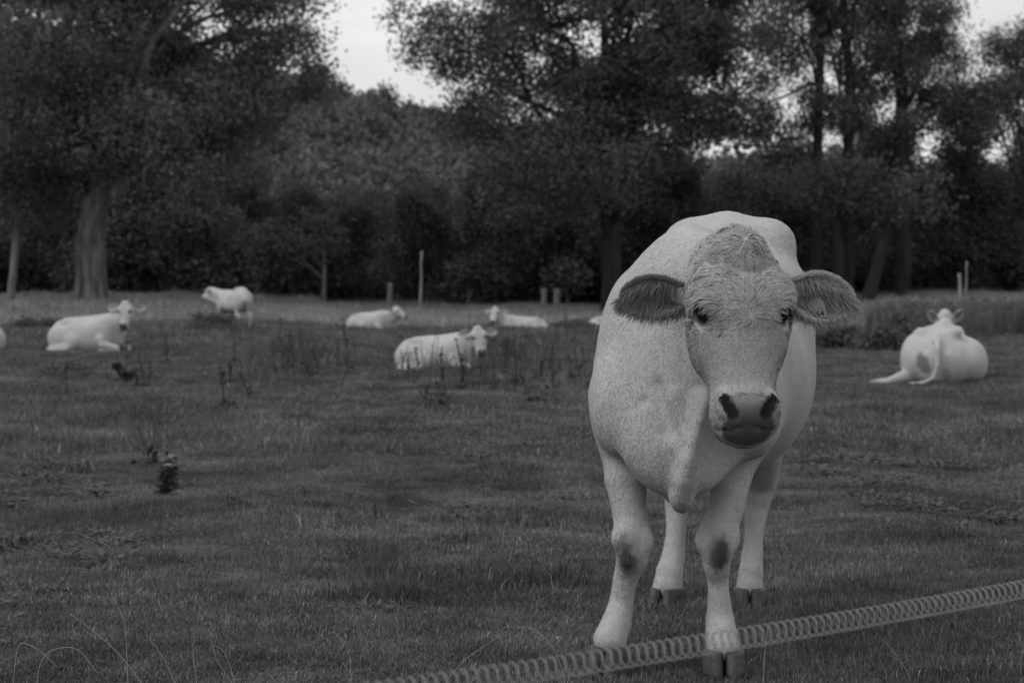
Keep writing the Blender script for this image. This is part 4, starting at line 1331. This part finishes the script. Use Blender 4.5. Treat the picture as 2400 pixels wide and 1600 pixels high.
for lab, grp, lst in (
    (L1, G1, [(530, 968, 516, 862), (593, 944, 566, 880), (553, 862, 546, 800), (538, 905, 540, 845), (592, 836, 590, 755), (670, 878, 657, 747), (676, 870, 676, 774), (721, 878, 698, 775), (706, 840, 704, 752), (753, 880, 732, 815), (757, 849, 758, 810), (791, 870, 793, 795), (808, 870, 804, 750), (823, 885, 817, 825), (773, 800, 773, 734), (648, 880, 640, 800), (836, 870, 828, 790)]),
    (L2, G2, [(945, 880, 940, 822), (982, 878, 974, 815), (1027, 947, 1036, 815), (1049, 967, 1032, 830), (1097, 925, 1069, 795), (1114, 880, 1106, 790), (1002, 967, 1001, 905), (1080, 930, 1084, 830), (960, 900, 955, 840)]),
    (L3, G3, [(1156, 916, 1156, 835), (1211, 907, 1203, 768), (1232, 862, 1234, 770), (1251, 956, 1219, 876), (1301, 930, 1295, 815), (1354, 882, 1346, 790), (1375, 895, 1364, 805), (1395, 962, 1379, 898), (1326, 830, 1327, 722), (1165, 800, 1165, 742), (1265, 900, 1270, 845), (1204, 930, 1208, 860), (1340, 900, 1332, 830), (1186, 890, 1192, 800)]),
    (L4, 'stalks below the broadside cow', [(156, 940, 159, 848), (340, 918, 325, 840), (304, 870, 300, 775), (351, 915, 352, 850), (326, 920, 312, 858), (392, 860, 388, 790)])):
    for a in lst:
        stalk(*a, lab, grp, 1.0 if k % 3 else 1.35, 900 + k); k += 1
stalk(312, 905, 268, 855, 'thick dark broken weed leaning left in the grass below broadside cow', None, 4.5, 990)
stalk(358, 1095, 305, 972, 'single long thin weed stem leaning left above the thistle', None, .55, 991)

# ---- thistle
loc = on_ground(393, 11.35)
rr = np.random.default_rng(55)
th = tag(empty('thistle', loc), 'small bushy dark thistle alone in the open grass at left', 'thistle')
mb = MB(); lf = MB(); dn = MB()
for q in range(5):
    top = np.array([rr.normal(0, .025), rr.normal(0, .02), rr.uniform(.17, .26)])
    pts = bez((rr.normal(0, .01), 0, -.02), top * .5 + [rr.normal(0, .01), 0, 0], top, 7)
    mb.tube(pts, np.linspace(.005, .003, 7), 5)
    for c in np.linspace(0, 1, 36):
        i0 = c * 6; p = pts[int(min(i0, 5))] * (1 - i0 % 1) + pts[int(min(i0, 5)) + 1] * (i0 % 1)
        a = rr.uniform(0, 6.28); l_ = rr.uniform(.05, .085) * (1.25 - .6 * c)
        d = np.array([math.cos(a), math.sin(a), rr.uniform(-.1, .6)]); sdv = nrm(np.cross(d, [0, 0, 1]))
        m_ = p + d * l_ * .5 + [0, 0, .006]; e_ = p + d * l_ - [0, 0, .012]
        lf.add([p, m_ + sdv * .014, e_, m_ - sdv * .014], [[0, 1, 2, 3]])
    V, Qd = leaf_quads(np.array([top]), 26, .008, .018, rr); dn.add(V, Qd)
obj('stem', mb.mesh('stem'), M['weed'], th); obj('leaves', lf.mesh('leaves', False), M['thistle'], th); obj('seed_down', dn.mesh('seed_down', False), M['down'], th)

# ---- single pale grass stems in the foreground
GS = [([(300, 1606), (296, 1500), (292, 1450), (260, 1388)], 5.4, 'tall pale grass stem leaning left, highest at lower left'),
      ([(345, 1612), (270, 1520), (215, 1475), (165, 1438)], 5.2, 'long pale grass stem slanting left at lower left'),
      ([(410, 1595), (380, 1535), (350, 1495)], 5.4, 'short pale straw slanting left near the bottom'),
      ([(552, 1604), (535, 1545), (520, 1518), (495, 1510)], 5.3, 'pale grass stem with hooked tip near the bottom'),
      ([(548, 1602), (505, 1545), (490, 1478)], 5.6, 'thin pale stem crossing the hooked one near the bottom'),
      ([(88, 1552), (120, 1520), (180, 1512), (232, 1580)], 5.2, 'pale grass stem bowed in an arch at lower left corner'),
      ([(38, 1498), (90, 1520), (135, 1562)], 5.3, 'faint pale stem slanting right at lower left corner'),
      ([(824, 1602), (820, 1540), (812, 1505), (789, 1485)], 5.3, 'pale grass stem with bent-over tip left of the coil end'),
      ([(1325, 1596), (1310, 1540), (1280, 1492), (1240, 1466), (1212, 1470)], 5.5, 'pale grass stem arching left just before the cow hoof'),
      ([(1050, 1585), (1100, 1535), (1175, 1488)], 5.6, 'faint pale stem slanting right above the coil end'),
      ([(460, 1590), (450, 1520), (470, 1420)], 6.0, 'thin upright pale stem in lower left grass'),
      ([(2130, 1580), (2100, 1530), (2060, 1490)], 5.8, 'faint pale stem slanting left at lower right'),
      ([(1790, 1560), (1795, 1500), (1800, 1470)], 5.6, 'short upright pale straw right of the front hoof')]
for pts, D, lab in GS:
    P0 = np.array([W(a, b, D) for a, b in pts])
    zb = gz(P0[0][0], P0[0][1])
    ext = P0[0] + nrm(P0[0] - P0[1]) * .3
    if P0[0][2] > zb:
        ext = np.array([P0[0][0] + (P0[0][0] - P0[1][0]) * .3, D, zb - .02])
        P0 = np.concatenate([ext[None], P0])
    tt = np.linspace(0, len(P0) - 1, 26); ii = np.minimum(tt.astype(int), len(P0) - 2); ff = (tt - ii)[:, None]
    pp = P0[ii] * (1 - ff) + P0[ii + 1] * ff
    for it in range(6): pp[1:-1] = (pp[:-2] + 2 * pp[1:-1] + pp[2:]) / 4
    b0 = pp[0].copy()
    v, q, t = tube(pp - b0, np.linspace(.0012, .0006, 26), 5)
    tag(obj('grass_stem', mesh_from('grass_stem', v, [q, t]), M['stem'], None, b0), lab, 'grass stem', 'pale grass stems in the foreground')

# ---- posts, two of them standing in for bright gaps
def post(name, label, px, D, top_px, top_py, w0, w1, material=None, sides=8):
    loc = on_ground(px, D)
    T1 = W(top_px, top_py, D) - loc
    pts = np.linspace(np.array([0, 0, -.3]), T1, 7); pts[1:-1, 0] += rng.normal(0, .01, 5)
    v, q, t = tube(pts, np.linspace(w0, w1, 7), sides, True, .08)
    tag(obj(name, mesh_from(name, v, [q, t]), material or M['wood'], None, loc), label, 'post')
post('pole', 'tall thin pale pole standing right of the distant head-lowered cow', 982, 82, 989, 588, .055, .035)
post('post_or_gap', 'short pale fence post behind the distant head-lowered cow', 912, 100, 914, 662, .16, .12)
post('post_or_gap', 'pale slim post at far right before the wood', 2263, 92, 2266, 612, .07, .04)
post('post_or_gap', 'stumpy grey post left of the slim post at far right', 2252, 92, 2248, 640, .10, .07)
post('post_or_gap', 'bright gap low under the wood, built as a pale squat post, left of a pair', 1274, 106, 1275, 676, .17, .15)  # pair of light gaps between the trunks, made up as posts
post('post_or_gap', 'bright gap low under the wood, built as a pale squat post, right of a pair', 1305, 106, 1306, 677, .18, .16)

# ---- sprung wire gate stretched across the foreground
A0 = np.array([-.114, 2.70, .613]); A1 = np.array([.914, 3.60, .610])
dv = (A1 - A0); 
S0, S1 = A0 - dv * .62, A1 + dv * .42
Lc = np.linalg.norm(S1 - S0); ax = (S1 - S0) / Lc
pitch, Rc = .0180, .0158
nt_ = int(Lc / pitch); n = nt_ * 18
u = np.linspace(0, 1, n)
sag = -.02 * (1 - (2 * u - 1) ** 2)
sdv = nrm(np.cross(ax, [0, 0, 1])); upv = np.cross(sdv, ax)
ang = u * nt_ * 2 * math.pi
ctr = S0 + (S1 - S0) * u[:, None] + np.array([0, 0, 1]) * (sag + .015)[:, None]
hel = ctr + sdv * (Rc * np.cos(ang))[:, None] + upv * (Rc * np.sin(ang))[:, None]
v, q, t = tube(hel - S0, .00105, 5)
gate = tag(empty('spring_gate', S0), 'blurred coiled spring wire stretched slantwise across the foreground', 'gate')
obj('coil_spring', mesh_from('coil_spring', v, [q, t]), M['wire'], gate)
for e0, sg in ((S0, -1), (S1, 1)):
    v, q, t = tube([e0 - S0, e0 - S0 + ax * sg * .06, e0 - S0 + ax * sg * .16], [.006, .014, .012], 10)
    obj('gate_handle', mesh_from('gate_handle', v, [q, t]), M['weed'], gate)
for e0, lab in ((S0 - ax * .2, 'wooden gatepost left of the picture'), (S1 + ax * .2, 'wooden gatepost right of the picture')):
    b0 = np.array([e0[0], e0[1], gz(e0[0], e0[1]) - .2])
    v, q, t = tube([(0, 0, 0), (0, 0, .5), (.005, 0, 1.1), (.005, 0, 1.14)], [.055, .052, .05, .03], 12, True, .06)
    tag(obj('gate_post', mesh_from('gate_post', v, [q, t]), M['wood'], None, b0), lab, 'post')

# ---- dung pats and dark holes in the turf
for k, (px, D) in enumerate(((905, 8.75), (1010, 12.4), (705, 18.6), (820, 20.5))):
    loc = on_ground(px, D)
    rr = np.random.default_rng(40 + k)
    nr, ns = 6, 18
    V = []
    for i_ in range(nr):
        f_ = 1 - i_ / (nr - 1)
        a = np.arange(ns) / ns * 6.283
        rad = .12 * (1, 1, 1.4, 1.3)[k] * f_ ** .6 * (1 + .18 * vnoise(np.stack([np.cos(a) * 1.5, np.sin(a) * 1.5, 0 * a + k], -1), 3))
        V.append(np.stack([rad * np.cos(a) * 1.3, rad * np.sin(a), np.full(ns, -.01 + .055 * (1 - f_) ** .7)], -1))
    V = np.concatenate(V)
    i0 = np.arange(nr - 1)[:, None] * ns; j0 = np.arange(ns)[None]; j2 = (j0 + 1) % ns
    Qd = np.stack([i0 + j0, i0 + j2, i0 + ns + j2, i0 + ns + j0], -1).reshape(-1, 4)
    tag(obj('dung_pat', mesh_from('dung_pat', V, Qd), M['stone'], None, loc),
        ('dark dung pat in the near grass, nearest of them', 'dark dung pat in open grass left of the big cow', 'flat dark dung pat in mid grass, farther left', 'small dark dung pat below the smaller heifer')[k], 'dung pat', 'dung pats in the pasture')

# ---- dark broad-leaved weeds that stain the turf
dk = []
for k in range(5):
    rr = np.random.default_rng(830 + k)
    mb = MB()
    n = 46
    a = rr.uniform(0, 6.28, n); d = .13 * np.sqrt(rr.uniform(0, 1, n))
    C = np.stack([d * np.cos(a) * 1.6, d * np.sin(a), rr.uniform(.005, .05, n)], -1)
    e = nrm(np.stack([np.cos(a), np.sin(a), rr.uniform(-.1, .5, n)], -1)); sd_ = nrm(np.cross(e, [0, 0, 1.0]))
    l_ = rr.uniform(.025, .06, n)[:, None]
    V = np.stack([C, C + e * l_ * .55 + sd_ * l_ * .25, C + e * l_, C + e * l_ * .55 - sd_ * l_ * .25], 1).reshape(-1, 3)
    me = mesh_from('dock_patch', V, np.arange(n * 4).reshape(-1, 4), False); me.materials.append(M['thistle']); dk.append(me)
P = spread(5200, 6.0, 42, 1.5, 1.0)
nz = fbm(np.stack([P[:, 0] * .9, P[:, 1] * .55, 0 * P[:, 0] + 9], -1), 161, 3)
P = P[nz > .48]
k = len(P)
s = rng.uniform(.5, 1.3, k)
tag(scatter('broadleaf_weeds', P, np.stack([0 * s, 0 * s, rng.normal(0, .4, k)], -1), np.stack([s, s, s], -1), dk), 'dark broad-leaved weeds growing in patches in the turf', 'weeds', kind='stuff')

# thin dry stems standing through the middle of the field
ts = []
for k in range(5):
    rr = np.random.default_rng(860 + k)
    mb = MB()
    for q in range(9):
        b0 = rr.normal(0, .22, 2); h_ = rr.uniform(.15, .55)
        pts = bez((b0[0], b0[1], -.03), (b0[0] + rr.normal(0, .03), b0[1], h_ * .5), (b0[0] + rr.normal(0, .10), b0[1] + rr.normal(0, .1), h_), 5)
        mb.tube(pts, np.linspace(.0045, .0028, 5), 4)
        V, Qd = leaf_quads(pts[3:], 3, .006, .018, rr); mb.add(V, Qd)
    me = mb.mesh('dry_stem'); me.materials.append(M['weed'] if k else M['leaf3']); ts.append(me)
n = 165
px = np.concatenate([rng.normal(720, 80, 65), rng.normal(1060, 90, 45), rng.normal(1290, 75, 45), rng.uniform(280, 620, 10)]); D_ = rng.uniform(24, 56, n); x = (px - 1200) / FPX * D_
s = rng.uniform(.6, 1.2, n)
tag(scatter('dry_stems', np.stack([x, D_, zg(x, D_)], -1), np.stack([0 * x, 0 * x, rng.uniform(0, 6.28, n)], -1), np.stack([s, s, s], -1), ts),
    'thin dry stems standing up through the grass in the middle of the field', 'weeds', kind='stuff')
